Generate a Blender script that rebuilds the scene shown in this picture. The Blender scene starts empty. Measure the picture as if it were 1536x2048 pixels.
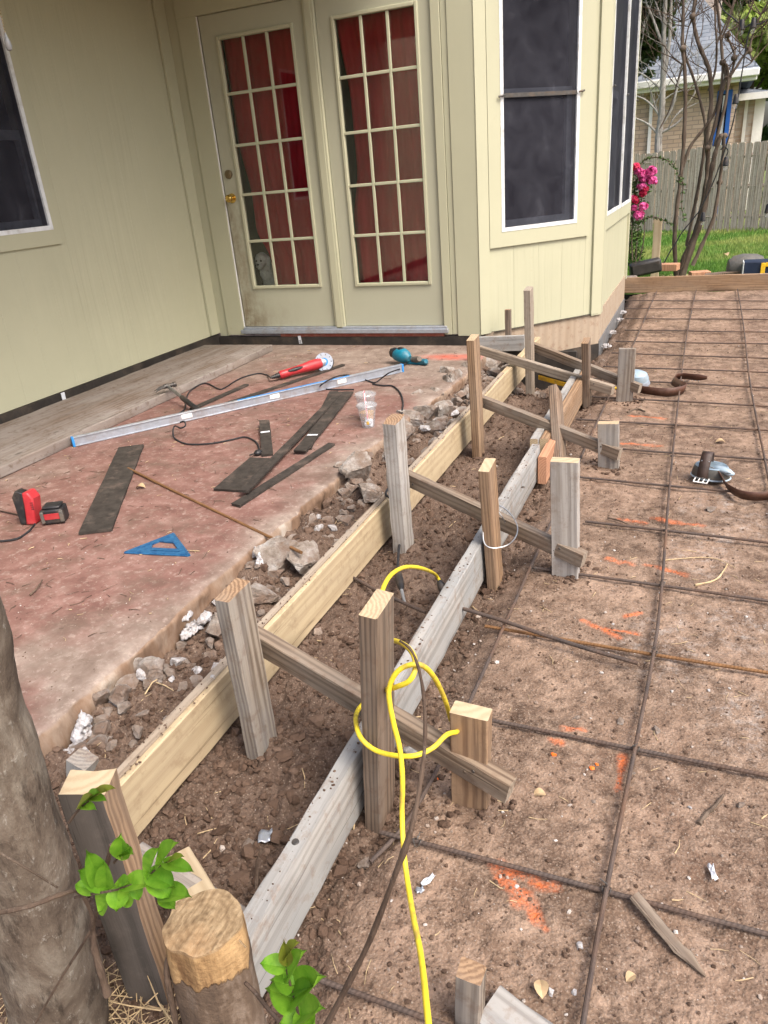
import bpy, math, random
import numpy as np
from mathutils import Matrix, Vector
random.seed(7); RNG = np.random.default_rng(7)
R = math.radians
sc = bpy.context.scene
COL = sc.collection

# ------------------------------------------------------------------ camera solution (perspective of the photograph)
FPX, HC = 1465.906, 1.25
def camrot():
    p, yw, rl = R(24.365), R(-24.136), R(-5.043)
    cy, sy, cp, sp = math.cos(yw), math.sin(yw), math.cos(p), math.sin(p)
    f = Vector((sy*cp, cy*cp, -sp)); r = Vector((cy, -sy, 0)); u = r.cross(f)
    c, s = math.cos(rl), math.sin(rl)
    return c*r + s*u, -s*r + c*u, f
CR, CU, CF = camrot(); CO = Vector((0, 0, HC))
def at(px, py, ax, val):
    """point of the world plane ax=val seen at a pixel of the 1536x2048 photograph (used to measure places)"""
    d = (px-768)*CR + (1024-py)*CU + FPX*CF
    return CO + d*((val-CO[ax])/d[ax])
def Zp(px, py, z=0.0): return at(px, py, 2, z)
def Yp(px, py, y): return at(px, py, 1, y)

# ------------------------------------------------------------------ numpy noise
def _h(ix, iy, s):
    v = np.sin(ix*127.1 + iy*311.7 + s*74.7)*43758.5453
    return v - np.floor(v)
def vn(x, y, s=0):
    ix, iy = np.floor(x), np.floor(y); fx, fy = x-ix, y-iy
    fx = fx*fx*(3-2*fx); fy = fy*fy*(3-2*fy)
    a = _h(ix, iy, s); b = _h(ix+1, iy, s); c = _h(ix, iy+1, s); d = _h(ix+1, iy+1, s)
    return (a*(1-fx)+b*fx)*(1-fy) + (c*(1-fx)+d*fx)*fy
def fbm(x, y, s=0, o=4):
    x = np.asarray(x, float); y = np.asarray(y, float)
    t = 0; a = .5; n = 0
    for i in range(o):
        t = t + a*(vn(x, y, s+i)*2-1); n += a; a *= .5; x = x*2.03+3.1; y = y*2.01-1.7
    return t/n
def sm(v): v = np.clip(v, 0, 1); return v*v*(3-2*v)

# ------------------------------------------------------------------ object bookkeeping
W = {}
def reg(o, M, parent):
    W[o.name] = M
    if parent is not None:
        o.parent = parent; o.matrix_basis = W[parent.name].inverted() @ M
    else: o.matrix_basis = M
    COL.objects.link(o)
def tag(o, label=None, cat=None, group=None, kind=None):
    if label: o['label'] = label
    if cat: o['category'] = cat
    if group: o['group'] = group
    if kind: o['kind'] = kind
    return o
def thing(name, loc, label, cat, group=None):
    o = bpy.data.objects.new(name, None); o.empty_display_size = .05
    reg(o, Matrix.Translation(Vector(loc)), None)
    return tag(o, label, cat, group)
def frame(p0, p1, side=(1, 0, 0)):
    p0, p1 = Vector(p0), Vector(p1); z = (p1-p0).normalized(); s = Vector(side)
    x = (s - z*s.dot(z)).normalized(); y = z.cross(x)
    return Matrix(((x.x, y.x, z.x, p0.x), (x.y, y.y, z.y, p0.y), (x.z, y.z, z.z, p0.z), (0, 0, 0, 1)))
def T(x, y, z): return Matrix.Translation((x, y, z))
def RX(a): return Matrix.Rotation(a, 4, 'X')
def RY(a): return Matrix.Rotation(a, 4, 'Y')
def RZ(a): return Matrix.Rotation(a, 4, 'Z')

class G:
    """collects shapes and links them as ONE mesh object"""
    def __init__(s): s.v = []; s.f = []; s.m = []
    def add(s, vs, fs, M=None, mi=0):
        n = len(s.v)
        if M is not None: vs = [M @ Vector(v) for v in vs]
        s.v += [tuple(v) for v in vs]; s.f += [tuple(i+n for i in f) for f in fs]; s.m += [mi]*len(fs)
        return s
    def box(s, x0, x1, y0, y1, z0, z1, M=None, mi=0):
        v = [(x, y, z) for z in (z0, z1) for y in (y0, y1) for x in (x0, x1)]
        return s.add(v, [(0, 2, 3, 1), (4, 5, 7, 6), (0, 1, 5, 4), (2, 6, 7, 3), (0, 4, 6, 2), (1, 3, 7, 5)], M, mi)
    def tube(s, pts, rad, n=8, M=None, cap=True, flat=1.0, mi=0):
        pts = [Vector(p) for p in pts]
        if not hasattr(rad, '__len__'): rad = [rad]*len(pts)
        vs = []; fs = []; ref = None
        for i, p in enumerate(pts):
            t = (pts[min(i+1, len(pts)-1)] - pts[max(i-1, 0)])
            if t.length < 1e-9: t = Vector((0, 0, 1))
            t.normalize()
            if ref is None: ref = Vector((0, 0, 1)) if abs(t.z) < .9 else Vector((1, 0, 0))
            x = (ref - t*ref.dot(t)).normalized(); y = t.cross(x); ref = x
            for k in range(n):
                a = 2*math.pi*k/n
                vs.append(p + (x*math.cos(a)*flat + y*math.sin(a))*rad[i])
        for i in range(len(pts)-1):
            for k in range(n):
                k2 = (k+1) % n
                fs.append((i*n+k, i*n+k2, (i+1)*n+k2, (i+1)*n+k))
        if cap:
            fs.append(tuple(range(n-1, -1, -1))); fs.append(tuple((len(pts)-1)*n+k for k in range(n)))
        return s.add(vs, fs, M, mi)
    def lathe(s, prof, n=24, M=None, mi=0):
        vs = []; fs = []
        for r, z in prof:
            for k in range(n):
                a = 2*math.pi*k/n; vs.append((r*math.cos(a), r*math.sin(a), z))
        for i in range(len(prof)-1):
            for k in range(n):
                k2 = (k+1) % n; fs.append((i*n+k, i*n+k2, (i+1)*n+k2, (i+1)*n+k))
        if prof[0][0] > 1e-6: fs.append(tuple(range(n-1, -1, -1)))
        if prof[-1][0] > 1e-6: fs.append(tuple((len(prof)-1)*n+k for k in range(n)))
        return s.add(vs, fs, M, mi)
    def prism(s, poly, z0, z1, M=None, mi=0):
        n = len(poly)
        vs = [(x, y, z0) for x, y in poly] + [(x, y, z1) for x, y in poly]
        fs = [tuple(range(n-1, -1, -1)), tuple(range(n, 2*n))] + [(i, (i+1) % n, n+(i+1) % n, n+i) for i in range(n)]
        return s.add(vs, fs, M, mi)
    def ell(s, c, r, M=None, nu=16, nv=10, mi=0):
        prof = [(math.sin(math.pi*i/nv), -math.cos(math.pi*i/nv)) for i in range(nv+1)]
        Q = T(*c) @ Matrix.Diagonal((r[0], r[1], r[2], 1))
        if M is not None: Q = M @ Q
        return s.lathe(prof, nu, Q, mi)
    def build(s, name, mat, parent=None, M=None, bevel=0, ang=35, flat=False):
        vs = s.v
        me = bpy.data.meshes.new(name)
        if M is None:                                  # origin at the base centre
            a = np.array(vs); c = (a.min(0)+a.max(0))/2; M = T(c[0], c[1], a[:, 2].min())
            if parent is not None: M = W[parent.name].copy()
            Mi = M.inverted(); vs = [Mi @ Vector(v) for v in vs]
        me.from_pydata([tuple(v) for v in vs], [], s.f)
        mats = mat if isinstance(mat, (list, tuple)) else [mat]
        for m in mats: me.materials.append(m)
        if len(mats) > 1: me.polygons.foreach_set('material_index', s.m)
        if not flat:
            me.polygons.foreach_set('use_smooth', [True]*len(me.polygons)); me.set_sharp_from_angle(angle=R(ang))
        me.update()
        o = bpy.data.objects.new(name, me); reg(o, M, parent)
        if bevel:
            b = o.modifiers.new('bevel', 'BEVEL'); b.width = bevel; b.segments = 2; b.limit_method = 'ANGLE'; b.angle_limit = R(40)
        return o
def npmesh(name, V, F, mat, parent=None, attrs=None, smooth=True):
    """big mesh from arrays; V world coordinates"""
    me = bpy.data.meshes.new(name); V = np.asarray(V, np.float32); F = np.asarray(F, np.int32)
    k = F.shape[1]
    me.vertices.add(len(V)); me.vertices.foreach_set('co', V.ravel())
    me.loops.add(F.size); me.loops.foreach_set('vertex_index', F.ravel())
    me.polygons.add(len(F)); me.polygons.foreach_set('loop_start', np.arange(0, F.size, k, dtype=np.int32))
    me.polygons.foreach_set('use_smooth', np.full(len(F), smooth))
    me.materials.append(mat); me.update(calc_edges=True); me.validate()
    for n, a in (attrs or {}).items():
        at_ = me.attributes.new(n, 'FLOAT', 'POINT'); at_.data.foreach_set('value', np.asarray(a, np.float32))
    o = bpy.data.objects.new(name, me); reg(o, Matrix.Identity(4), parent)
    return o
def gridfaces(nr, nc):
    i = np.arange(nr-1)[:, None]*nc + np.arange(nc-1)[None, :]
    return np.stack([i, i+1, i+1+nc, i+nc], -1).reshape(-1, 4)
def spline(pts, n=8):
    P = [Vector(p) for p in pts]; out = []
    for i in range(len(P)-1):
        a, b, c, d = P[max(i-1, 0)], P[i], P[i+1], P[min(i+2, len(P)-1)]
        for k in range(n):
            t = k/n
            out.append(.5*((2*b)+(c-a)*t+(2*a-5*b+4*c-d)*t*t+(3*b-a-3*c+d)*t**3))
    return out+[P[-1]]

# ------------------------------------------------------------------ materials
class N:
    def __init__(s, name, rough=.7, spec=.3, metal=0):
        s.mat = bpy.data.materials.new(name); s.mat.use_nodes = True; s.t = s.mat.node_tree; s.n = s.t.nodes; s.l = s.t.links
        s.b = s.n['Principled BSDF']; s.b.inputs['Roughness'].default_value = rough
        s.b.inputs['Specular IOR Level'].default_value = spec; s.b.inputs['Metallic'].default_value = metal
        s.tc = s.n.new('ShaderNodeTexCoord'); s.co = s.tc.outputs['Object']
    def put(s, sock, v):
        if hasattr(v, 'is_output') or isinstance(v, bpy.types.NodeSocket): s.l.new(v, sock)
        elif isinstance(v, (tuple, list)): sock.default_value = tuple(v)+((1,) if len(v) == 3 and sock.type == 'RGBA' else ())
        else: sock.default_value = v
    def map(s, scale=(1, 1, 1), rot=(0, 0, 0), loc=(0, 0, 0), vec=None):
        m = s.n.new('ShaderNodeMapping'); s.l.new(vec or s.co, m.inputs[0])
        m.inputs['Scale'].default_value = scale; m.inputs['Rotation'].default_value = rot; m.inputs['Location'].default_value = loc
        return m.outputs[0]
    def noise(s, scale, detail=4, rough=.55, vec=None, dist=0):
        m = s.n.new('ShaderNodeTexNoise'); s.l.new(vec or s.co, m.inputs['Vector'])
        m.inputs['Scale'].default_value = scale; m.inputs['Detail'].default_value = detail
        m.inputs['Roughness'].default_value = rough; m.inputs['Distortion'].default_value = dist
        return m.outputs['Fac']
    def voro(s, scale, vec=None, feat='F1', out='Distance'):
        m = s.n.new('ShaderNodeTexVoronoi'); s.l.new(vec or s.co, m.inputs['Vector']); m.inputs['Scale'].default_value = scale; m.feature = feat
        return m.outputs[out]
    def wave(s, scale, dist=2, detail=2, dscale=1, typ='BANDS', dr='X', vec=None, prof='SIN'):
        m = s.n.new('ShaderNodeTexWave'); s.l.new(vec or s.co, m.inputs['Vector']); m.wave_type = typ; m.wave_profile = prof
        if typ == 'BANDS': m.bands_direction = dr
        else: m.rings_direction = dr
        m.inputs['Scale'].default_value = scale; m.inputs['Distortion'].default_value = dist
        m.inputs['Detail'].default_value = detail; m.inputs['Detail Scale'].default_value = dscale
        return m.outputs['Fac']
    def ramp(s, fac, stops):
        m = s.n.new('ShaderNodeValToRGB'); s.put(m.inputs[0], fac); e = m.color_ramp.elements
        while len(e) < len(stops): e.new(.5)
        for el, (p, c) in zip(e, stops):
            el.position = p; el.color = (c, c, c, 1) if not hasattr(c, '__len__') else tuple(c)+(1,)
        return m.outputs[0]
    def mix(s, fac, a, b, mode='MIX'):
        m = s.n.new('ShaderNodeMix'); m.data_type = 'RGBA'; m.blend_type = mode
        s.put(m.inputs[0], fac); s.put(m.inputs[6], a); s.put(m.inputs[7], b); return m.outputs[2]
    def math(s, op, a, b=0.0, clamp=False):
        m = s.n.new('ShaderNodeMath'); m.operation = op; m.use_clamp = clamp; s.put(m.inputs[0], a); s.put(m.inputs[1], b); return m.outputs[0]
    def attr(s, name):
        m = s.n.new('ShaderNodeAttribute'); m.attribute_name = name; return m.outputs['Fac']
    def xyz(s, k, vec=None):
        m = s.n.new('ShaderNodeSeparateXYZ'); s.l.new(vec or s.co, m.inputs[0]); return m.outputs[k]
    def rnd(s): return s.n.new('ShaderNodeObjectInfo').outputs['Random']
    def bump(s, h, strength=.5, dist=.005, nrm=None):
        m = s.n.new('ShaderNodeBump'); s.l.new(h, m.inputs['Height']); m.inputs['Strength'].default_value = strength; m.inputs['Distance'].default_value = dist
        if nrm is not None: s.l.new(nrm, m.inputs['Normal'])
        return m.outputs[0]
    def fin(s, col=None, nrm=None, rough=None):
        if col is not None: s.put(s.b.inputs['Base Color'], col)
        if nrm is not None: s.l.new(nrm, s.b.inputs['Normal'])
        if rough is not None: s.put(s.b.inputs['Roughness'], rough)
        return s.mat
def plain(name, col, rough=.5, metal=0, spec=.4, var=.12, scale=30, bump=.15, dirt=None):
    m = N(name, rough, spec, metal)
    a = tuple(c*(1-var) for c in col); b = tuple(min(1, c*(1+var)) for c in col)
    c = m.ramp(m.noise(scale, 5, .6), [(.3, a), (.7, b)])
    if dirt: c = m.mix(m.ramp(m.noise(scale*.35, 6, .7), [(.5, 0), (.72, .8)]), c, dirt)
    return m.fin(c, m.bump(m.noise(scale*6, 3), bump, .001), m.ramp(m.noise(scale*.7, 4), [(.3, max(0, rough-.1)), (.7, min(1, rough+.12))]))
def wood(name, light, dark, weather=None, wamt=.5, grain=.6, dirt=None, damt=.5, ring=12, seed=0.0):
    m = N(name, .82, .2)
    rv = m.n.new('ShaderNodeCombineXYZ'); r = m.rnd()
    m.l.new(m.math('MULTIPLY', r, 7.3), rv.inputs[2]); m.l.new(m.math('MULTIPLY', r, .02), rv.inputs[0])
    va = m.n.new('ShaderNodeVectorMath'); va.operation = 'ADD'; m.l.new(m.co, va.inputs[0]); m.l.new(rv.outputs[0], va.inputs[1])
    base = va.outputs[0]
    v = m.map((1, 1, .05), loc=(.03+seed, -.07, 0), vec=base)
    rings = m.wave(ring*1.5, 3.5, 4, 2.2, 'RINGS', 'Z', v)
    fine = m.noise(210, 5, .75, m.map((1, 1, .014), vec=base))
    crack = m.ramp(m.noise(48, 5, .7, m.map((1, 1, .018), vec=base), .6), [(.335, 1), (.375, 0)])
    big = m.noise(9, 4, .6, m.map((1, 1, .25), vec=base))
    f = m.math('ADD', m.math('MULTIPLY', rings, .36), m.math('MULTIPLY', fine, .64))
    c = m.ramp(f, [(.32, dark), (.46, tuple((a+b)/2 for a, b in zip(light, dark))), (.62, light)])
    c = m.mix(grain, light, c)
    if weather:
        c = m.mix(m.math('MULTIPLY', m.ramp(big, [(.35, 0), (.62, 1)]), wamt), c, m.mix(fine, tuple(x*.6 for x in weather), tuple(min(1, x*1.35) for x in weather)))
    if dirt: c = m.mix(m.math('MULTIPLY', m.ramp(m.noise(26, 7, .72, base), [(.52, 0), (.66, 1)]), damt), c, dirt)
    knot = m.ramp(m.voro(5.5, m.map((1, 1, .45), vec=base)), [(.035, 1), (.075, 0)])
    c = m.mix(m.math('MULTIPLY', knot, .6), c, tuple(x*.35 for x in dark))
    if wamt > .35: c = m.mix(m.math('MULTIPLY', crack, .75), c, tuple(x*.45 for x in dark))
    c = m.mix(m.ramp(m.noise(1.7, 3, .5, base), [(.4, 0), (.7, .35)]), c, m.mix(.5, c, dark))
    c = m.mix(m.math('MULTIPLY', r, .45), c, m.mix(.55, c, dark))
    h = m.math('ADD', m.math('MULTIPLY', f, .7), m.math('MULTIPLY', m.noise(400, 2, .5, m.map((1, 1, .05), vec=base)), .3))
    return m.fin(c, m.bump(h, .55, .0018), .85)

M_ = {}
M_['pine'] = wood('pine_board', (.52, .425, .275), (.34, .25, .15), (.36, .29, .20), .5, .5, (.16, .09, .05), .35, 9)
M_['grayboard'] = wood('weathered_grey_board', (.36, .345, .32), (.20, .185, .17), (.28, .295, .30), .7, .8, (.20, .135, .095), .6, 10)
M_['stake_gray'] = wood('grey_stake_wood', (.33, .28, .225), (.13, .098, .072), (.30, .30, .295), .7, .95, (.16, .10, .07), .5, 20)
M_['stake_brown'] = wood('brown_stake_wood', (.235, .165, .115), (.065, .042, .029), (.21, .18, .15), .6, 1.0, (.13, .08, .055), .5, 22)
M_['stake_tan'] = wood('tan_stake_wood', (.37, .245, .145), (.155, .088, .050), (.26, .21, .165), .5, .9, (.13, .08, .055), .35, 22)
M_['brace'] = wood('brace_wood', (.25, .19, .135), (.10, .067, .046), (.24, .215, .185), .6, .9, (.15, .09, .06), .5, 18)
M_['brace_pale'] = wood('pale_brace_wood', (.38, .32, .25), (.19, .14, .10), (.33, .30, .26), .6, .8, (.18, .12, .08), .4, 18)
M_['fresh'] = wood('fresh_pine', (.50, .41, .28), (.34, .25, .15), None, 0, .5, (.2, .12, .06), .1, 10)
M_['stake_pale'] = wood('pale_stake_wood', (.47, .44, .40), (.24, .21, .18), (.40, .40, .40), .6, .9, (.17, .115, .08), .45, 16)
M_['darkwood'] = wood('dark_stained_face', (.10, .085, .075), (.035, .030, .027), (.15, .14, .13), .4, .7, (.2, .17, .15), .2, 9)
M_['sawn'] = wood('sawn_end', (.50, .40, .26), (.30, .21, .12), (.34, .28, .21), .3, .7, (.2, .13, .08), .25, 26)
M_['ply'] = wood('plywood_skirt', (.40, .32, .235), (.25, .185, .13), (.43, .38, .31), .35, .5, (.19, .085, .05), .5, 4)
M_['redblock'] = wood('reddish_lumber', (.52, .28, .17), (.32, .15, .085), (.36, .25, .18), .3, .8, None, 0, 22)
M_['picket'] = wood('fence_picket', (.66, .54, .44), (.24, .18, .135), (.60, .51, .42), .6, 1.0, (.20, .165, .13), .5, 10)
M_['plank'] = wood('stained_plank', (.20, .155, .125), (.095, .07, .053), (.29, .265, .245), .7, .6, (.11, .075, .055), .7, 7)

def sidingmat(name, groove=None, trim=False, col=(.432, .428, .302)):
    m = N(name, .62, .3)
    v = m.map((1, 1, .12))
    n1 = m.noise(6, 5, .6, v, 1.2); g = m.noise(55, 4, .6, m.map((1, 1, .05)))
    ca = m.wave(5, 9, 3, .9, 'RINGS', 'Z', m.map((1, 1, .13), loc=(.4, .3, 0)))
    c = m.mix(m.ramp(m.noise(2.2, 6, .65), [(.35, 0), (.75, .5)]), col, tuple(x*.86 for x in col))
    c = m.mix(m.ramp(m.noise(14, 7, .75), [(.62, 0), (.8, .35)]), c, (.33, .27, .17))
    h = m.math('ADD', m.math('MULTIPLY', g, .28), m.math('MULTIPLY', m.math('MULTIPLY', m.ramp(ca, [(.1, 0), (.5, 1)]), m.ramp(m.noise(1.6, 2), [(.42, 0), (.6, 1)])), .9 if not trim else .1))
    nr = m.bump(h, .42 if not trim else .28, .003)
    if groove is not None:
        # vertical panel grooves every 0.2 m along the wall direction `groove`
        dt = m.n.new('ShaderNodeVectorMath'); dt.operation = 'DOT_PRODUCT'; m.l.new(m.co, dt.inputs[0]); dt.inputs[1].default_value = groove
        fr = m.math('FRACT', m.math('MULTIPLY', dt.outputs['Value'], 5.0))
        nr = m.bump(m.ramp(fr, [(0, 0), (.022, 0), (.04, 1), (1, 1)]), .6, .005, nr)
    return m.fin(c, nr, m.ramp(n1, [(.3, .5), (.7, .72)]))
M_['trim'] = sidingmat('painted_trim', None, True)
M_['trim_dirty'] = None
def doormat():
    m = N('painted_door', .45, .4)
    col = (.40, .40, .30)
    n = m.noise(9, 8, .75, m.map((1, 1, .6)))
    x = m.xyz(0, m.tc.outputs['Object']); z = m.xyz(2, m.tc.outputs['Object'])
    # scuffed brown dirt on the latch side and the foot of the leaf
    lx = m.ramp(x, [(.02, 1), (.22, 0)]); lz = m.ramp(z, [(.02, .8), (.28, 0)])
    lz2 = m.ramp(z, [(.8, 1), (1.25, .15)])
    d = m.math('ADD', m.math('MULTIPLY', lx, lz2), m.math('MULTIPLY', lz, m.ramp(x, [(.1, .8), (.55, .1)])))
    d = m.math('MULTIPLY', d, m.ramp(n, [(.35, 0), (.62, 1)]), True)
    c = m.mix(m.math('MULTIPLY', d, .85), m.mix(m.ramp(m.noise(3, 4), [(.4, 0), (.7, .35)]), col, tuple(q*.88 for q in col)), (.17, .125, .07))
    return m.fin(c, m.bump(m.noise(60, 3, .5, m.map((1, 1, .1))), .12, .001), m.ramp(n, [(.3, .38), (.7, .6)]))
M_['door'] = doormat()
M_['black'] = plain('black_plastic', (.018, .018, .02), .45, 0, .4, .3, 40, .3, (.10, .075, .055))
M_['rubber'] = plain('black_rubber_cord', (.022, .022, .025), .6, 0, .3, .2, 60, .2)
M_['yellow'] = plain('yellow_cord', (.74, .58, .035), .5, 0, .35, .10, 60, .2, (.30, .21, .07))
M_['white'] = plain('white_aluminium', (.66, .69, .70), .4, 0, .4, .1, 25, .1, (.30, .28, .24))
M_['alu'] = plain('brushed_aluminium', (.40, .44, .50), .38, .55, .5, .12, 30, .1, (.30, .25, .22))
M_['blue'] = plain('blue_plastic', (.03, .22, .55), .4, 0, .4, .15, 30, .1)
M_['steel'] = plain('bare_steel', (.45, .46, .48), .35, .9, .5, .15, 30, .1, (.18, .15, .13))
M_['darksteel'] = plain('dark_steel', (.09, .085, .08), .5, .6, .4, .3, 40, .3, (.16, .11, .07))
M_['red'] = plain('red_tool_plastic', (.40, .028, .035), .42, 0, .4, .15, 30, .1, (.30, .07, .06))
M_['teal'] = plain('teal_tool_plastic', (.008, .16, .24), .42, 0, .4, .15, 30, .1, (.08, .13, .14))
M_['toolyellow'] = plain('yellow_tool_plastic', (.75, .45, .02), .45, 0, .4, .15, 30, .1, (.3, .2, .08))
M_['brass'] = plain('brass', (.62, .42, .12), .25, 1, .5, .1, 30, .05)
M_['brassold'] = plain('dull_brass', (.22, .17, .10), .4, .8, .5, .2, 30, .1)
M_['sticker'] = plain('white_sticker', (.62, .64, .68), .5, 0, .3, .08, 40, .05)
M_['charcoal'] = plain('charcoal_fibre_strip', (.042, .036, .031), .82, 0, .2, .35, 22, .5, (.15, .115, .095))
M_['charcoal2'] = plain('charcoal_flashing', (.030, .026, .023), .6, 0, .3, .35, 12, .3, (.10, .075, .055))
M_['redstrip'] = plain('red_brown_strip', (.24, .065, .045), .7, 0, .3, .2, 20, .3, (.3, .2, .15))
M_['leather'] = plain('brown_leather', (.075, .032, .02), .5, 0, .4, .3, 40, .4, (.14, .085, .06))
M_['leatherdark'] = plain('dark_woven_leather', (.045, .028, .022), .5, 0, .4, .3, 60, .6)
M_['padblue'] = plain('pale_blue_pad', (.36, .47, .55), .4, .25, .5, .12, 20, .2, (.25, .2, .17))
M_['padgray'] = plain('dull_grey_pad', (.10, .095, .085), .6, .1, .4, .25, 30, .3, (.2, .15, .11))
M_['ply_gray'] = plain('grey_plastic', (.16, .165, .17), .5, 0, .4, .2, 20, .2, (.2, .17, .14))
M_['darkroom'] = plain('dark_interior', (.03, .026, .022), .9, 0, .1, .2, 5, .1)  # near-black colour stands in for the gloom of the unlit rooms
M_['ceiling'] = plain('porch_ceiling_paint', (.30, .27, .17), .8, 0, .2, .1, 5, .1)
M_['paint_white'] = plain('white_paint', (.7, .7, .68), .5, 0, .3, .06, 10, .05)
M_['bluepaint'] = plain('blue_paint', (.02, .10, .36), .5, 0, .3, .1, 10, .05)
M_['orange'] = plain('orange_spray_paint', (.85, .17, .03), .7, 0, .2, .15, 60, .3, (.4, .12, .04))
M_['juice'] = plain('orange_juice', (.80, .38, .02), .15, 0, .5, .1, 20, 0)
M_['straw_r'] = None
def screenmat():
    m = N('dark_window_screen', .6, .08)
    c = m.ramp(m.noise(5, 6, .7, None, .6), [(.35, (.017, .017, .024)), (.58, (.034, .035, .045)), (.78, (.080, .083, .10))])
    m.fin(c, m.bump(m.noise(300, 2), .2, .001))
    t = m.n.new('ShaderNodeBsdfTransparent'); t.inputs[0].default_value = (.75, .78, .85, 1); x = m.n.new('ShaderNodeMixShader'); x.inputs[0].default_value = .24
    o = m.n['Material Output']; m.l.new(m.b.outputs[0], x.inputs[1]); m.l.new(t.outputs[0], x.inputs[2]); m.l.new(x.outputs[0], o.inputs[0])
    return m.mat
M_['screen'] = screenmat()
def glassmat(name, refl=.10, tint=(.86, .88, .86), rough=.02):
    m = N(name); g = m.n.new('ShaderNodeBsdfGlossy'); g.inputs['Roughness'].default_value = rough
    t = m.n.new('ShaderNodeBsdfTransparent'); t.inputs[0].default_value = tint+(1,)
    f = m.n.new('ShaderNodeFresnel'); f.inputs[0].default_value = 1.5
    x = m.n.new('ShaderNodeMixShader'); m.l.new(m.math('ADD', f.outputs[0], refl, True), x.inputs[0])
    m.l.new(t.outputs[0], x.inputs[1]); m.l.new(g.outputs[0], x.inputs[2]); m.l.new(x.outputs[0], m.n['Material Output'].inputs[0])
    return m.mat
M_['glass'] = glassmat('door_glass', .012)
def cupm():
    m = N('clear_cup_plastic'); g = m.n.new('ShaderNodeBsdfGlossy'); g.inputs['Roughness'].default_value = .15; d = m.n.new('ShaderNodeBsdfDiffuse'); d.inputs[0].default_value = (.8, .82, .85, 1)
    t = m.n.new('ShaderNodeBsdfTransparent'); t.inputs[0].default_value = (.97, .975, .98, 1); x = m.n.new('ShaderNodeMixShader'); x.inputs[0].default_value = .09; y = m.n.new('ShaderNodeMixShader'); y.inputs[0].default_value = .07
    m.l.new(t.outputs[0], x.inputs[1]); m.l.new(d.outputs[0], x.inputs[2]); m.l.new(x.outputs[0], y.inputs[1]); m.l.new(g.outputs[0], y.inputs[2]); m.l.new(y.outputs[0], m.n['Material Output'].inputs[0]); return m.mat
M_['cupplastic'] = cupm()
def cloth():
    m = N('red_curtain_cloth', .85, .15)
    c = m.ramp(m.noise(4, 4, .6, m.map((3, 1, .4))), [(.3, (.44, .015, .03)), (.7, (.72, .038, .06))])
    return m.fin(c, m.bump(m.noise(250, 2), .15, .001))
M_['cloth'] = cloth()
def fur():
    m = N('white_curly_fur', .95, .1)
    c = m.ramp(m.noise(60, 4), [(.3, (.70, .68, .64)), (.7, (.90, .89, .87))])
    return m.fin(c, m.bump(m.noise(90, 4, .7), .9, .008))
M_['fur'] = fur()
def soilmat():
    m = N('bare_soil', .95, .12)
    a = m.attr('loose'); ch = m.attr('chalk'); pa = m.attr('paint')
    n1 = m.noise(3.2, 7, .62); n2 = m.noise(38, 6, .7); n3 = m.noise(190, 4, .7)
    dry = m.ramp(n1, [(.33, (.074, .047, .033)), (.45, (.130, .086, .061)), (.56, (.200, .134, .095)), (.68, (.295, .205, .150))])
    red = m.ramp(m.noise(1.3, 4, .5), [(.5, 0), (.68, .55)])
    dry = m.mix(red, dry, (.145, .086, .060))
    dry = m.mix(m.ramp(m.noise(14, 7, .75, m.map(loc=(4, 9, 0))), [(.44, 0), (.64, .7)]), dry, (.37, .265, .195))
    wet = m.ramp(n1, [(.3, (.078, .053, .040)), (.55, (.130, .090, .068)), (.75, (.19, .137, .106))])
    c = m.mix(a, dry, wet)
    c = m.mix(m.ramp(n2, [(.30, .85), (.50, 0)]), c, (.060, .037, .026), 'MIX')
    c = m.mix(m.ramp(n3, [(.56, 0), (.70, .55)]), c, m.mix(a, (.44, .35, .28), (.20, .135, .10)))
    c = m.mix(m.ramp(m.voro(85), [(.10, .7), (.2, 0)]), c, m.mix(m.noise(30, 2), (.10, .06, .04), (.50, .42, .34)))
    c = m.mix(m.math('MULTIPLY', ch, m.ramp(m.noise(22, 8, .8), [(.50, 0), (.70, .8)])), c, (.50, .47, .44))
    c = m.mix(m.math('MULTIPLY', pa, m.ramp(m.noise(40, 7, .8), [(.36, 0), (.64, .9)])), c, (.72, .165, .045))
    vg = m.voro(150); c = m.mix(m.ramp(vg, [(.0, .5), (.45, 0)]), c, m.mix(m.noise(70, 2), (.10, .065, .045), (.42, .34, .27)))
    h = m.math('ADD', m.math('MULTIPLY', n2, .5), m.math('ADD', m.math('MULTIPLY', n3, .3), m.math('MULTIPLY', m.math('SUBTRACT', 1.0, vg), .25)))
    return m.fin(c, m.bump(h, 1.0, .010), .95)
M_['soil'] = soilmat()
def clodmat():
    m = N('soil_clod', .95, .1)
    i = m.attr('tone')
    c = m.ramp(i, [(0, (.065, .042, .031)), (.5, (.125, .084, .062)), (.8, (.19, .135, .104)), (.93, (.33, .27, .225)), (.98, (.55, .52, .49))])
    c = m.mix(m.ramp(m.noise(120, 5, .7), [(.4, 0), (.7, .5)]), c, (.10, .062, .042))
    return m.fin(c, m.bump(m.noise(260, 4, .7), .7, .003), .95)
M_['clod'] = clodmat()
def rubblemat():
    m = N('broken_concrete', .9, .2)
    n = m.noise(16, 7, .7)
    c = m.ramp(n, [(.3, (.11, .085, .068)), (.45, (.23, .195, .165)), (.6, (.34, .32, .30)), (.72, (.56, .56, .56))])
    c = m.mix(m.ramp(m.noise(7, 5, .6, m.map(loc=(3, 1, 2))), [(.46, 0), (.60, .85)]), c, (.145, .095, .068))
    c = m.mix(m.ramp(m.voro(75), [(.12, .6), (.24, 0)]), c, (.13, .12, .11))
    return m.fin(c, m.bump(m.noise(70, 6, .75), .9, .006), .9)
M_['rubble'] = rubblemat()
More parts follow.
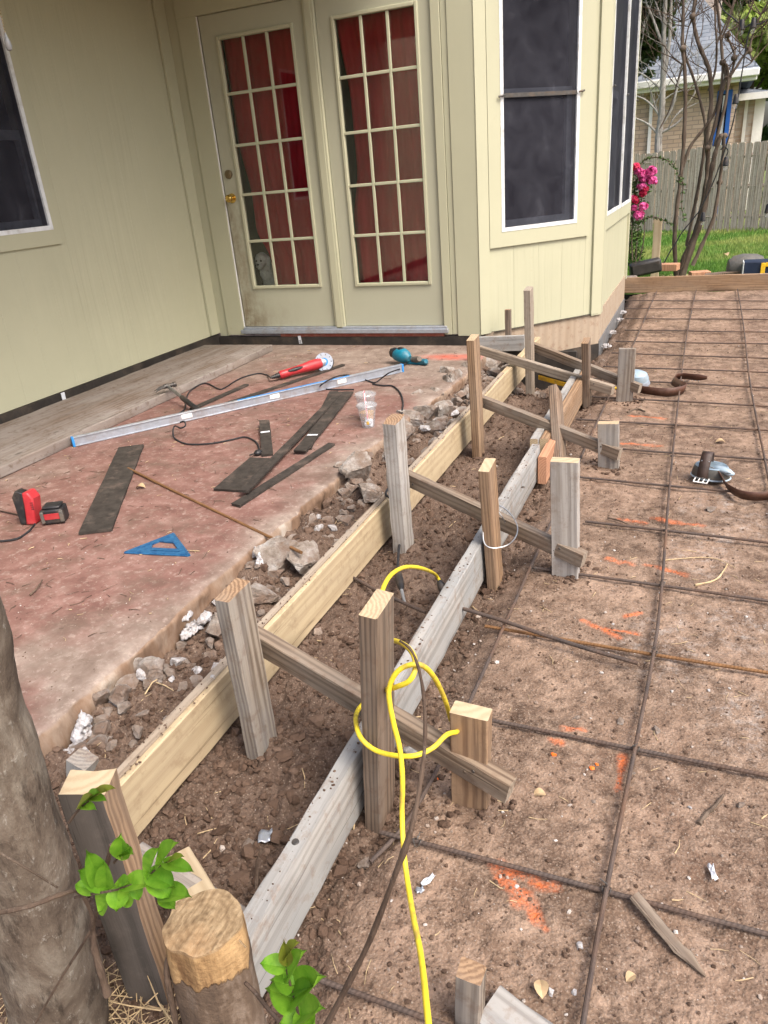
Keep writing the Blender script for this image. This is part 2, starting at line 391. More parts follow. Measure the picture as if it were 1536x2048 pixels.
def chalk():
    m = N('white_lime', .95, .1)
    c = m.ramp(m.noise(60, 5, .7), [(.32, (.16, .125, .10)), (.44, (.34, .32, .31)), (.6, (.50, .50, .52)), (.8, (.62, .62, .65))])
    return m.fin(c, m.bump(m.noise(90, 5, .7), .9, .006), .9)
M_['chalk'] = chalk()
def patiomat():
    m = N('worn_red_concrete', .8, .25)
    x = m.xyz(0); y = m.xyz(1); z = m.xyz(2)
    n1 = m.noise(1.6, 7, .62, None, .4); n2 = m.noise(11, 7, .7); n3 = m.noise(90, 5, .7)
    red = m.ramp(n2, [(.3, (.125, .064, .053)), (.5, (.185, .099, .082)), (.7, (.265, .160, .136))])
    tan = m.ramp(n2, [(.3, (.14, .102, .082)), (.5, (.215, .165, .136)), (.72, (.32, .265, .225))])
    # the stain has worn away toward the door wall and the broken edge
    wy = m.ramp(y, [(0, 0), (1, 1)]); e = m.attr('edge')
    wear = m.math('ADD', m.math('ADD', e, .10), m.math('MULTIPLY', m.math('SUBTRACT', n1, .5), 2.6))
    c = m.mix(m.ramp(wear, [(.25, 0), (.75, 1)]), red, tan)
    c = m.mix(m.ramp(m.noise(34, 6, .75), [(.54, 0), (.70, .6)]), c, (.42, .35, .30))
    c = m.mix(m.ramp(m.noise(5, 7, .75, m.map(loc=(5, 2, 0))), [(.50, 0), (.66, .7)]), c, (.125, .085, .065))
    c = m.mix(m.ramp(n3, [(.62, 0), (.72, .5)]), c, (.52, .45, .38))
    c = m.mix(m.attr('red'), c, (.55, .10, .06))
    side = m.attr('side')
    sc_ = m.ramp(m.noise(7, 7, .7, m.map((1, 1, .35))), [(.3, (.115, .072, .046)), (.45, (.21, .135, .090)), (.6, (.30, .23, .175)), (.75, (.46, .42, .37))])
    c = m.mix(side, c, sc_)
    h = m.math('ADD', m.math('MULTIPLY', n2, .5), m.math('MULTIPLY', n3, .3))
    return m.fin(c, m.bump(h, .45, .004), m.ramp(n2, [(.3, .62), (.7, .9)]))
M_['patio'] = patiomat()
def rebarmat(name, a, b):
    m = N(name, .75, .3, .25)
    c = m.ramp(m.noise(45, 5, .7, m.map((1, 1, .3))), [(.3, a), (.7, b)])
    c = m.mix(m.ramp(m.noise(4, 4, .6, m.map((1, 1, 1))), [(.45, 0), (.7, .6)]), c, (.20, .10, .05))
    v = m.map((1, 1, 1), (R(28), 0, 0))
    return m.fin(c, m.bump(m.wave(38, 0, 0, 1, 'BANDS', 'Z', v), .45, .0016), .75)
M_['rebar'] = rebarmat('dark_rebar', (.055, .045, .042), (.12, .09, .075))
M_['rebar_rust'] = rebarmat('rusty_rebar', (.13, .065, .028), (.25, .135, .06))
def barkmat(name, cols, scale=14, stretch=.35, bump=.7):
    m = N(name, .85, .2)
    n = m.noise(scale, 7, .68, m.map((1, 1, stretch)), .5)
    c = m.ramp(n, [(.28, cols[0]), (.46, cols[1]), (.6, cols[2]), (.74, cols[3])])
    c = m.mix(m.ramp(m.noise(scale*5, 6, .8, m.map((1, 1, stretch))), [(.58, 0), (.66, .55)]), c, cols[4])
    c = m.mix(m.ramp(m.noise(scale*2.2, 6, .75, m.map((1, 1, stretch*.4), loc=(3, 1, 0))), [(.36, .7), (.46, 0)]), c, tuple(x*.55 for x in cols[0]))
    return m.fin(c, m.bump(m.noise(scale*2.5, 7, .75, m.map((1, 1, stretch))), bump, .009), .85)
M_['bark'] = barkmat('myrtle_bark', [(.055, .040, .031), (.125, .098, .075), (.20, .172, .138), (.29, .265, .225), (.36, .34, .30)], 13, .55, .7)
M_['bark_stem'] = barkmat('stem_bark', [(.055, .039, .029), (.10, .074, .055), (.15, .115, .088), (.21, .17, .135), (.26, .22, .18)], 9, .3, .4)
M_['bark_pale'] = barkmat('pale_bark', [(.13, .12, .11), (.23, .215, .195), (.32, .305, .28), (.42, .40, .375), (.18, .16, .14)], 6, .5, .4)
M_['bark_dark'] = barkmat('dark_twig_bark', [(.045, .030, .022), (.085, .058, .042), (.12, .085, .062), (.16, .12, .09), (.2, .16, .13)], 20, .3, .4)
def stumpwood():
    m = N('cut_stump_wood', .85, .2)
    r = m.wave(30, 5, 4, 2.5, 'RINGS', 'Z'); n = m.noise(60, 6, .7); k = m.noise(150, 3, .6, m.map((1, .15, 1), (0, 0, R(35))))
    c = m.ramp(m.math('ADD', m.math('MULTIPLY', r, .07), m.math('ADD', m.math('MULTIPLY', n, .53), m.math('MULTIPLY', k, .40))), [(.34, (.12, .075, .040)), (.48, (.23, .16, .09)), (.62, (.35, .26, .155))])
    c = m.mix(m.ramp(m.noise(7, 5, .7), [(.5, 0), (.7, .6)]), c, (.30, .17, .08))
    z = m.xyz(2); big = m.noise(16, 5, .6, m.map((1, 1, .25)))
    msk = m.ramp(m.math('ADD', m.math('MULTIPLY', z, 8.0), m.math('ADD', big, .26)), [(.24, 0), (.27, 1)])
    bk = m.ramp(m.noise(14, 7, .7, m.map((1, 1, .3))), [(.3, (.035, .026, .022)), (.5, (.12, .085, .06)), (.62, (.24, .19, .15)), (.75, (.36, .34, .32))])
    side = m.ramp(m.noise(30, 6, .7, m.map((1, 1, .15))), [(.38, (.15, .085, .04)), (.5, (.30, .19, .09)), (.62, (.42, .28, .14))])
    c2 = m.mix(m.ramp(m.math('MULTIPLY', z, -100.0), [(.25, 0), (.55, 1)]), c, side)
    c = m.mix(msk, bk, c2)
    return m.fin(c, m.bump(m.math('ADD', n, m.math('ADD', k, msk)), .7, .003), .9)
M_['stumpwood'] = stumpwood()
def leafmat(name, a, b, tr=.35, scale=8, yel=None):
    m = N(name, .5, .35)
    c = m.ramp(m.noise(scale, 4, .7), [(.3, a), (.7, b)])
    c = m.mix(m.math('MULTIPLY', m.rnd(), .55), c, tuple(x*.6 for x in a))
    if yel: c = m.mix(m.ramp(m.noise(.55, 4, .6), [(.48, 0), (.62, .85)]), c, yel)
    m.fin(c)
    t = m.n.new('ShaderNodeBsdfTranslucent'); m.l.new(c, t.inputs[0]); x = m.n.new('ShaderNodeMixShader'); x.inputs[0].default_value = tr
    m.l.new(m.b.outputs[0], x.inputs[1]); m.l.new(t.outputs[0], x.inputs[2]); m.l.new(x.outputs[0], m.n['Material Output'].inputs[0])
    return m.mat
M_['leaf'] = leafmat('fresh_leaf', (.10, .28, .015), (.27, .50, .045), .32, 45)
M_['leaf_young'] = leafmat('young_bronze_leaf', (.22, .20, .03), (.25, .36, .04), .35, 25)
M_['grass'] = leafmat('lawn_grass', (.06, .17, .02), (.24, .42, .08), .3, 6, (.34, .36, .11))
M_['crown_yellow'] = leafmat('yellow_green_foliage', (.24, .33, .06), (.48, .56, .18), .35, 1.2)
M_['crown_dark'] = leafmat('dark_green_foliage', (.025, .05, .012), (.10, .15, .035), .3, 1.2)
M_['crown_mid'] = leafmat('mid_green_foliage', (.06, .13, .02), (.17, .27, .06), .3, 1.2)
M_['roseleaf'] = leafmat('rose_leaf', (.03, .07, .015), (.09, .17, .03), .25, 30)
M_['petal'] = leafmat('pink_petal', (.75, .07, .33), (.85, .22, .50), .3, 40)
M_['petal_red'] = leafmat('red_petal', (.55, .01, .06), (.75, .04, .14), .3, 40)
M_['drygrass'] = plain('dry_straw', (.42, .32, .19), .8, 0, .2, .35, 60, .2)
M_['dryleaf'] = plain('dry_leaf', (.40, .29, .17), .8, 0, .2, .3, 40, .3)
def brickm(name, c1, c2, mo):
    m = N(name, .9, .15); b = m.n.new('ShaderNodeTexBrick')
    cb = m.n.new('ShaderNodeCombineXYZ'); m.l.new(m.math('ADD', m.xyz(0), m.xyz(1)), cb.inputs[0]); m.l.new(m.xyz(2), cb.inputs[1])
    m.l.new(cb.outputs[0], b.inputs['Vector']); b.inputs['Scale'].default_value = 1; b.inputs['Brick Width'].default_value = .26; b.inputs['Row Height'].default_value = .088
    b.inputs['Mortar Size'].default_value = .009; b.inputs['Color1'].default_value = c1+(1,); b.inputs['Color2'].default_value = c2+(1,); b.inputs['Mortar'].default_value = mo+(1,)
    c = m.mix(m.ramp(m.noise(3, 5, .7), [(.4, 0), (.7, .4)]), b.outputs['Color'], (.30, .25, .22))
    return m.fin(c, m.bump(m.math('SUBTRACT', 1.0, b.outputs['Fac']), .5, .008), .9)
M_['brick'] = brickm('tan_brick', (.46, .335, .235), (.56, .43, .32), (.30, .24, .19))
M_['brick2'] = brickm('pale_brick', (.42, .33, .27), (.58, .49, .42), (.50, .46, .42))
def shingle():
    m = N('grey_shingles', .9, .2); b = m.n.new('ShaderNodeTexBrick'); m.l.new(m.map((1, 1, 1)), b.inputs['Vector'])
    b.inputs['Scale'].default_value = 1; b.inputs['Brick Width'].default_value = .33; b.inputs['Row Height'].default_value = .145; b.inputs['Mortar Size'].default_value = .012
    b.inputs['Color1'].default_value = (.115, .135, .16, 1); b.inputs['Color2'].default_value = (.19, .215, .245, 1); b.inputs['Mortar'].default_value = (.05, .06, .075, 1)
    c = m.mix(m.ramp(m.noise(5, 5, .7), [(.4, 0), (.7, .5)]), b.outputs['Color'], (.24, .255, .28))
    return m.fin(c, m.bump(b.outputs['Fac'], .4, .01), .9)
M_['shingle'] = shingle()
def squareblue():
    m = N('blue_metal_square', .4, .4, .3)
    c = m.ramp(m.noise(60, 4, .6), [(.35, (.015, .085, .22)), (.7, (.04, .17, .34))])
    return m.fin(c, None, .4)
M_['squareblue'] = squareblue()
def strawm():
    m = N('striped_straw', .4, .4)
    c = m.mix(m.ramp(m.wave(60, 0, 0, 1, 'BANDS', 'X'), [(.45, 0), (.55, 1)]), (.85, .83, .83), (.75, .08, .12))
    return m.fin(c)
M_['straw'] = strawm()

# ------------------------------------------------------------------ shaped lumber: long axis = local Z, width = local X
def lumber(name, p0, p1, w, t, side, mat, parent=None, end=None, rough=.0008, chamf=.0025, tilt=0.0, nseg=None, seed=None, rag=0.0):
    M = frame(p0, p1, side); L = (Vector(p1)-Vector(p0)).length
    rs = random.Random(seed if seed is not None else int(abs(p0[0]*971+p0[1]*733+p1[2]*577)*1000))
    n = nseg or max(3, min(40, int(L/.04)))
    hw, ht, c = w/2, t/2, chamf
    sec = [(-hw+c, -ht), (0, -ht), (hw-c, -ht), (hw, -ht+c), (hw, ht-c), (hw-c, ht), (0, ht), (-hw+c, ht), (-hw, ht-c), (-hw, -ht+c)]
    k = len(sec); vs = []; fs = []; ph = rs.random()*6; bow = rs.uniform(-1, 1)*.002*min(1, L)
    for i in range(n+1):
        u = i/n
        for j, (x, y) in enumerate(sec):
            z = L*u
            if i == n: z += tilt*x + rs.uniform(-1, 1)*rag
            vs.append((x+rs.uniform(-rough, rough)+bow*math.sin(u*3.1), y+rs.uniform(-rough, rough)+bow*math.sin(u*3.1+ph), z))
    for i in range(n):
        for j in range(k):
            j2 = (j+1) % k; fs.append((i*k+j, i*k+j2, (i+1)*k+j2, (i+1)*k+j))
    g = G(); g.add(vs, fs); g.add([], [])
    g.f.append(tuple(range(k-1, -1, -1))); g.m.append(1)
    g.f.append(tuple(n*k+j for j in range(k))); g.m.append(1)
    return g.build(name, [mat, end or mat], parent, M, ang=30)
# ================================================================== GROUND
def gh(x, y):
    """height of the worked soil"""
    x = np.asarray(x, float); y = np.asarray(y, float)
    flat = sm((x+.56)/.10)
    h = .011*fbm(x*2.2, y*2.2, 1) + .006*fbm(x*9, y*9, 5) + .0045*fbm(x*34, y*34, 9, 3) + .003*np.clip(fbm(x*70, y*70, 14, 2), 0, 1)
    loose = 1-flat
    rg = 1-np.abs(fbm(x*13, y*13, 21, 5))*2
    h = h + loose*(-.034 + .024*fbm(x*6, y*6, 31) + .026*rg*fbm(x*22, y*22, 40, 3) + .017*np.abs(fbm(x*42, y*42, 50, 4)) + .008*np.abs(fbm(x*95, y*95, 57, 3)))
    mound = sm((-1.03-x)/.16)
    h = h + mound*(.098+.030*fbm(x*4, y*5, 61)+.024*fbm(x*16, y*16, 66)+.035*sm((-1.17-x)/.12)*sm((y-1.3)/.6))
    h = h - .11*sm((y-4.25)/.5)*sm((-.62-x)/.12)*(1-mound*.6)
    wallside = sm((.42-np.abs(x+.62))/.3)*sm((y-5.35)/.3)*sm((8.0-y)/.3)
    h = h - .05*wallside*sm((-.45-x)/.2)
    h = h - .10*sm((.74-y)/.14)*sm((-.66-x)/.12)
    return h
SEG = []   # orange paint strokes (x0,y0,x1,y1,r)
for a, b, r in (((1000, 1735), (1050, 1810), .010), ((1060, 1825), (1090, 1862), .007), ((1005, 1738), (1108, 1778), .008), ((1020, 1745), (1010, 1760), .012), ((1170, 1243), (1240, 1275), .007), ((1195, 1255), (1275, 1266), .005),
                ((1246, 1510), (1236, 1580), .005), ((1130, 1460), (1170, 1462), .005), ((1105, 1485), (1120, 1490), .005), ((880, 1505), (900, 1535), .006),
                ((1215, 1120), (1260, 1128), .008), ((1290, 1130), (1370, 1152), .006), ((1250, 1230), (1280, 1226), .005),
                ((1245, 888), (1320, 893), .008), ((1260, 832), (1330, 836), .009), ((1240, 1036), (1290, 1045), .008), ((1310, 1035), (1400, 1050), .009)):
    p, q = Zp(*a), Zp(*b); SEG.append((p.x, p.y, q.x, q.y, r))
CH = []    # chalky spots
for a, r in (((1400, 1120), .16), ((1430, 1080), .14), ((1500, 1050), .14), ((1240, 640), .10), ((1225, 665), .09), ((1212, 690), .08), ((1205, 715), .06), ((1420, 925), .10), ((1450, 1000), .14), ((1330, 1290), .2), ((1480, 1250), .16), ((1380, 1010), .08), ((1500, 1440), .16), ((1130, 1290), .05)):
    p = Zp(*a); CH.append((p.x, p.y, r))
def segd(x, y, s):
    dx, dy = s[2]-s[0], s[3]-s[1]; t = np.clip(((x-s[0])*dx+(y-s[1])*dy)/(dx*dx+dy*dy+1e-9), 0, 1)
    return np.hypot(x-s[0]-t*dx, y-s[1]-t*dy)
def make_soil():
    nr, nc = 880, 860
    ys = .25*(8.0/.25)**np.linspace(0, 1, nr); u = np.linspace(0, 1, nc)
    Y = np.repeat(ys[:, None], nc, 1); X = -1.42 + (.9+.72*Y+1.42)*u[None, :]**1.08
    Z = gh(X, Y)
    loose = np.clip(1-sm((X+.60+.10*fbm(X*3, Y*3, 77))/.22) + .0, 0, 1)
    paint = np.zeros_like(X)
    for s in SEG:
        wob = .4+1.5*vn(X*45, Y*45, 3)
        paint = np.maximum(paint, np.clip(1.25-segd(X, Y, s)/(s[4]*1.5*wob), 0, 1))
    chalk = np.zeros_like(X)
    for cx, cy, r in CH: chalk = np.maximum(chalk, np.clip(1.05-np.hypot((X-cx)*1.2, (Y-cy)*.8)/r, 0, .75))
    V = np.stack([X, Y, Z], -1).reshape(-1, 3)
    o = npmesh('dirt_ground', V, gridfaces(nr, nc), M_['soil'], None, dict(loose=loose.ravel(), paint=paint.ravel(), chalk=chalk.ravel()))
    return tag(o, kind='structure')
make_soil()
def terrain():
    g = G(); g.box(-70, 70, -12, 8.0, -1.2, -.33)
    return tag(g.build('terrain', M_['soil'], None, Matrix.Identity(4)), kind='structure')
terrain()

# scattered clods, pebbles (uncountable)
def rockbase(sub=1, k=10, seed=3, ang=.45):
    import bmesh
    out = []
    rs = np.random.default_rng(seed)
    for i in range(k):
        bm = bmesh.new(); bmesh.ops.create_icosphere(bm, subdivisions=sub, radius=1)
        V = np.array([v.co[:] for v in bm.verts]); F = np.array([[v.index for v in f.verts] for f in bm.faces]); bm.free()
        for c in range(13 if sub > 1 else 3):
            n = rs.normal(size=3); n /= np.linalg.norm(n); d = rs.uniform(.42, .78)
            s = V@n; V = V - np.outer(np.clip(s-d, 0, None), n)
        V = V*(1+rs.normal(0, .10 if sub < 3 else .02, (len(V), 1)))*rs.uniform(.65, 1.15, 3)
        out.append((V, F))
    return out
RB = rockbase(1, 14, 5)
def scatter(name, pts, sizes, tones, mat, label=None):
    Vs = []; Fs = []; At = []; n = 0
    for (x, y, z), s, t in zip(pts, sizes, tones):
        V, F = RB[RNG.integers(len(RB))]
        a = RNG.uniform(0, 6.283); b = RNG.uniform(0, 6.283); ca, sa, cb, sb = math.cos(a), math.sin(a), math.cos(b), math.sin(b)
        Q = np.array([[ca, -sa, 0], [sa, ca, 0], [0, 0, 1]]) @ np.array([[1, 0, 0], [0, cb, -sb], [0, sb, cb]])
        Vs.append(V@Q.T*s*np.array([1, 1, .8]) + (x, y, z)); Fs.append(F+n); n += len(V); At.append(np.full(len(V), t))
    o = npmesh(name, np.concatenate(Vs), np.concatenate(Fs), mat, None, dict(tone=np.concatenate(At)), smooth=False)
    return tag(o, label, 'gravel' if label else None, kind='stuff')
def litter_points(n, x0, x1, y0, y1, power=1.0, keep=None):
    y = y0*(y1/y0)**(RNG.random(n)**power); x = RNG.uniform(0, 1, n)*(x1-x0)+x0
    if keep is not None: m = keep(x, y); x, y = x[m], y[m]
    return x, y, gh(x, y)
# loose clods in the trench and on the spoil by the patio
x, y, z = litter_points(11500, -1.31, -.52, .5, 5.2, 1.0)
s = .0018+.012*RNG.random(len(x))**2.4+.020*(RNG.random(len(x)) < .03)*RNG.random(len(x))
scatter('soil_clods', zip(x, y, z+s*.12), s, RNG.random(len(x))**1.1*.62+.36*(RNG.random(len(x)) < .02), M_['clod'], 'crumbly brown soil clods filling the trench between the form boards')
# fine gravel over the flat rebar area
x, y, z = litter_points(34000, -.6, 2.6, .45, 7.0, 1.0, lambda x, y: x < .8+.7*y)
near = np.exp(-((x+.5)/.25)**2)
s = .0011+.0052*RNG.random(len(x))**4.2+.0022*near*RNG.random(len(x))
scatter('gravel', zip(x, y, z+s*.3), s, .1+.9*RNG.random(len(x))**1.25, M_['clod'], 'fine pebbles and soil crumbs scattered over the flat ground under the rebar')
# clods pushed up round the stake feet
px_, py_ = [], []
STK = [(-.93, 1.17), (-.54, 1.08), (-.365, 1.15), (-.95, 2.28), (-.56, 2.11), (-.33, 2.18), (-.95, 3.31), (-.57, 3.12), (-.31, 3.18), (-.92, 4.43), (-.54, 4.18), (-.343, 4.22)]
for cx, cy in STK:
    k = 70; a = RNG.uniform(0, 6.28, k); r = .03+.07*RNG.random(k); px_ += list(cx+r*np.cos(a)); py_ += list(cy+r*1.1*np.sin(a))
px_ = np.array(px_); py_ = np.array(py_); s = .003+.010*RNG.random(len(px_))**2
scatter('stake_foot_clods', zip(px_, py_, gh(px_, py_)+s*.4), s, RNG.random(len(px_))*.7, M_['clod'], 'small soil clods heaped round the feet of the wooden stakes')

def sticks(name, n, box, zf, lens, rad, mat, label, seed=1, keep=None):
    rs = random.Random(seed); g = G()
    for i in range(n):
        x = rs.uniform(box[0], box[1]); y = box[2]*(box[3]/box[2])**rs.random()
        if keep and not keep(x, y): continue
        a = rs.uniform(0, 6.28); L = rs.uniform(*lens); z = zf(x, y)
        b = a+rs.uniform(-.5, .5); p = Vector((x, y, z+.002)); q = p+Vector((math.cos(a), math.sin(a), rs.uniform(-.02, .1)))*L*.5; r_ = q+Vector((math.cos(b), math.sin(b), rs.uniform(-.1, .02)))*L*.5
        r0 = rs.uniform(*rad); g.tube([p, q, r_], [r0, r0*.9, r0*.5], 4)
    return tag(g.build(name, mat, None, Matrix.Identity(4)), label, 'litter', kind='stuff')
fgh = lambda x, y: float(gh(x, y))
sticks('straw_litter', 700, (-.5, 2.4, .6, 7.0), fgh, (.01, .05), (.0006, .0014), M_['drygrass'], 'pale straw bits and dry stems lying over the bare ground', 3, lambda x, y: x < .9+.6*y)
sticks('root_litter', 90, (-1.25, -.5, .7, 4.5), fgh, (.02, .09), (.0008, .0022), M_['drygrass'], 'thin dry roots lying in the loose trench soil', 4)

# ================================================================== PATIO SLAB
def edge_x(y):
    y = np.asarray(y, float)
    e = -1.325+.022*fbm(y*1.9, y*0+3, 11)+.010*fbm(y*9, y*0+1, 12)+.007*fbm(y*34, y*0+1, 13, 5)
    return e + .06*sm((y-3.1)/1.0) - .035*np.exp(-((y-2.75)/.14)**2)
def make_patio():
    ny = 620; ys = np.linspace(.55, 4.97, ny)
    prof = [(-2.35, 0)] + [(-2.3+2.18*i/190, 0) for i in range(190)] + [(-.11+.10*i/14, 0) for i in range(14)] + \
           [(-.008, -.0015), (-.003, -.005), (.002, -.012), (.004, -.022), (.003, -.04), (.001, -.06), (.002, -.08), (0, -.10), (.002, -.13), (.0, -.17), (0, -.30)]
    off = np.array([p[0] for p in prof]); dz = np.array([p[1] for p in prof]); nc = len(prof)
    Y = np.repeat(ys[:, None], nc, 1); X = edge_x(Y)+off[None, :]
    side = np.repeat((dz < -.007)[None, :], ny, 0).astype(float)
    X = X + side*(.010*fbm(Y*14, dz[None, :]*40+X*0, 17)+.004*fbm(Y*60, dz[None, :]*90+X*0, 18))
    Z = .15+dz[None, :]+(1-side)*(.0016*fbm(X*5, Y*5, 19)+.0006*fbm(X*40, Y*40, 20, 3))
    Z = Z - (1-side)*.012*np.clip(fbm(Y*7, Y*0+2, 22)*2-.2, 0, 1)*np.exp(off[None, :]/.018)
    X = np.maximum(X, -3.60)
    edge = np.exp(off[None, :]/.16)*.75 + .75*sm((Y-3.5)/1.3) 
    q = Zp(905, 714, .15); red = np.clip(1.2-np.hypot((X-q.x)*.8, (Y-q.y)*2.0)/.20, 0, 1)*(.35+.5*vn(X*50, Y*50, 4))
    o = npmesh('patio_slab', np.stack([X, Y, Z], -1).reshape(-1, 3), gridfaces(ny, nc), M_['patio'], None, dict(edge=edge.ravel(), side=side.ravel(), red=red.ravel()))
    tag(o, kind='structure')
make_patio()
sticks('twig_litter', 330, (-3.0, -1.4, 1.2, 4.9), lambda x, y: .151, (.008, .05), (.0006, .0016), M_['bark_dark'], 'dark dry twigs and crumbs scattered over the red patio', 5)
sticks('pale_chips', 170, (-2.9, -1.4, 1.2, 4.9), lambda x, y: .151, (.004, .025), (.0008, .002), M_['drygrass'], 'pale grass stems and chips on the red patio', 6)
x, y, z = litter_points(2200, -2.9, -1.36, 1.0, 4.9); s = .0008+.003*RNG.random(len(x))**3
scatter('patio_grit', zip(x, y, x*0+.1505), s, RNG.random(len(x))**.8, M_['clod'], 'soil grit and crumbs sprinkled on the red patio')
def curled_leaf(px, py, z, s, name='dry_leaf', label='', mat='dryleaf', a=0):
    p = Zp(px, py, z); g = G(); n = 6; vs = []; fs = []
    for i in range(n+1):
        u = i/n; w = math.sin(math.pi*min(1, u*1.05))**.7*.38*s
        for k in (-1, 0, 1): vs.append((u*s, k*w, abs(k)*w*.5+.2*s*math.sin(u*3)+.002))
    for i in range(n):
        for k in range(2): fs.append((i*3+k, i*3+k+1, i*3+k+4, i*3+k+3))
    g.add(vs, fs, T(p.x, p.y, p.z) @ RZ(a)); o = g.build(name, M_[mat]); return tag(o, label, 'leaf')
curled_leaf(705, 1000-645+500, .15, .05) if False else None
curled_leaf(272, 977, .15, .045, label='flat tan dry leaf on the patio beside the long rusty rod', a=.2)
curled_leaf(1085, 2015-15, .01, .032, label='curled tan dry leaf on the soil near the bottom edge', a=1.9)
curled_leaf(1252, 1965, .0, .022, label='small pale curled leaf on the soil right of the long dark bar', a=.9)
curled_leaf(1065, 1592, .0, .03, label='tiny grey curled leaf on soil right of the short brace end', a=.3)
curled_leaf(1430, 886, .0, .045, label='dark curled leaf above the round buckle pad', mat='dryleaf', a=.1)

# ================================================================== RUBBLE
RB3 = rockbase(4, 16, 9)
def rock(px, py, sx, sy=None, sz=None, z=None, rot=None, label='', mat='rubble', name='concrete_rubble', k=None, cat='rubble', group='broken concrete along the patio edge'):
    p = Zp(px, py, .05 if z is None else z)
    zz = float(gh(p.x, p.y)) if z is None else z
    V, F = RB3[(k if k is not None else RNG.integers(16)) % 16]
    a = RNG.uniform(0, 6.28) if rot is None else rot
    sy = sy or sx*.8; sz = sz or sx*.7
    D = V/np.abs(V).max(0)
    n_ = fbm(D[:, 0]*3+px, D[:, 1]*3+D[:, 2]*2.3, 5, 4); D = D*(1+.10*n_[:, None]+.05*fbm(D[:, 0]*9+px, D[:, 1]*9+D[:, 2]*7, 15, 3)[:, None])
    D = D*np.array([sx, sy, sz])*.5; c, s_ = math.cos(a), math.sin(a)
    g = G(); g.add([(c*v[0]-s_*v[1]+p.x, s_*v[0]+c*v[1]+p.y, v[2]+zz+sz*.22) for v in D], [tuple(f) for f in F])
    o = g.build(name, M_[mat], ang=18)
    if group: tag(o, label, cat, group)
    else: tag(o, label, cat)
    return o
rk = [ # px, py (middle), size, label
 (905, 790, .17, .12, .12, 'large grey concrete chunk just left of the tall stake by the patio end'),
 (985, 735, .20, .15, .13, 'biggest grey concrete chunk behind the tall stake, beneath the grey cross board'),
 (925, 762, .12, .10, .10, 'blue-grey rubble piece leaning on the far patio edge'),
 (900, 775, .12, .09, .08, 'squarish brown-grey rubble lump high on the rubble heap'),
 (935, 800, .10, .08, .08, 'round rubble chunk touching the left side of the tall stake'),
 (868, 815, .15, .11, .09, 'flat whitish rubble slab against the patio face'),
 (890, 838, .16, .12, .10, 'pale split rubble stone in the middle of the heap'),
 (852, 850, .13, .13, .10, 'grey white rubble chunk with white dust near the yellow board'),
 (822, 862, .17, .11, .09, 'broad sloping rubble slab right of the leaning grey stake'),
 (866, 872, .14, .09, .09, 'angular white-faced rubble stone resting near the yellow board edge'),
 (815, 898, .13, .12, .12, 'dark rubble block directly right of the grey stake top'),
 (838, 820, .10, .08, .07, 'small bright rubble stone at the foot of the patio edge'),
 (915, 822, .09, .07, .07, 'small rubble stone between heap and yellow board'),
 (880, 858, .08, .06, .06, 'little grey rubble wedge between two bigger stones'),
 (720, 985, .16, .13, .13, 'brown crusted rubble block behind the grey leaning stake'),
 (742, 1010, .13, .10, .10, 'rubble lump between dirt pile and yellow board'),
 (690, 975, .08, .07, .06, 'small white dusted rubble piece left of the crusted block'),
 (560, 1140, .17, .14, .12, 'wide grey rubble block beside the patio edge below the rusty rod'),
 (612, 1145, .14, .11, .10, 'rough brown rubble block touching the yellow board'),
 (520, 1215, .11, .09, .08, 'rubble chunk behind the near brown stake top'),
 (440, 1285, .10, .08, .08, 'white streaked rubble piece left of the near brown stake'),
 (262, 1365, .10, .075, .08, 'bright white rubble slab leaning on the near patio edge'),
 (318, 1372, .09, .08, .06, 'brown rubble block right of the bright white slab'),
 (205, 1430, .075, .06, .06, 'purplish grey rubble stone at the near patio edge'),
 (252, 1420, .07, .06, .05, 'brown rubble block under the bright white slab'),
]
for i, (a, b, sx, sy, sz, lab) in enumerate(rk): rock(a, b, sx*1.08, sy*1.08, sz*1.1, label=lab, k=i)
rs_ = random.Random(31)
for i in range(95):
    y_ = .92*(4.45/.92)**rs_.random(); x_ = float(edge_x(y_))+.02+rs_.random()*(-1.085-float(edge_x(y_))-.02); far = y_ > 2.6
    s_ = rs_.uniform(.02, .05)*(1.5 if far else 1)
    V, F = RB3[i % 16]; D = V/np.abs(V).max(0)*np.array([s_, s_*.8, s_*.7])*.5; a = rs_.random()*6.28; c, sn = math.cos(a), math.sin(a); zz = float(gh(x_, y_))+(.03 if far else 0)*rs_.random()
    g = G(); g.add([(c*v[0]-sn*v[1]+x_, sn*v[0]+c*v[1]+y_, v[2]+zz+s_*.15) for v in D], [tuple(f) for f in F])
    tag(g.build('rubble_fragment', M_['rubble' if i % 5 else 'chalk'], ang=18), 'small rubble fragment %s in the strip between patio edge and yellow board' % ('of grey brown concrete' if i % 5 else 'of whitish mortar'), 'rubble', 'small rubble fragments beside the patio' if i % 5 else 'whitish mortar fragments beside the patio')

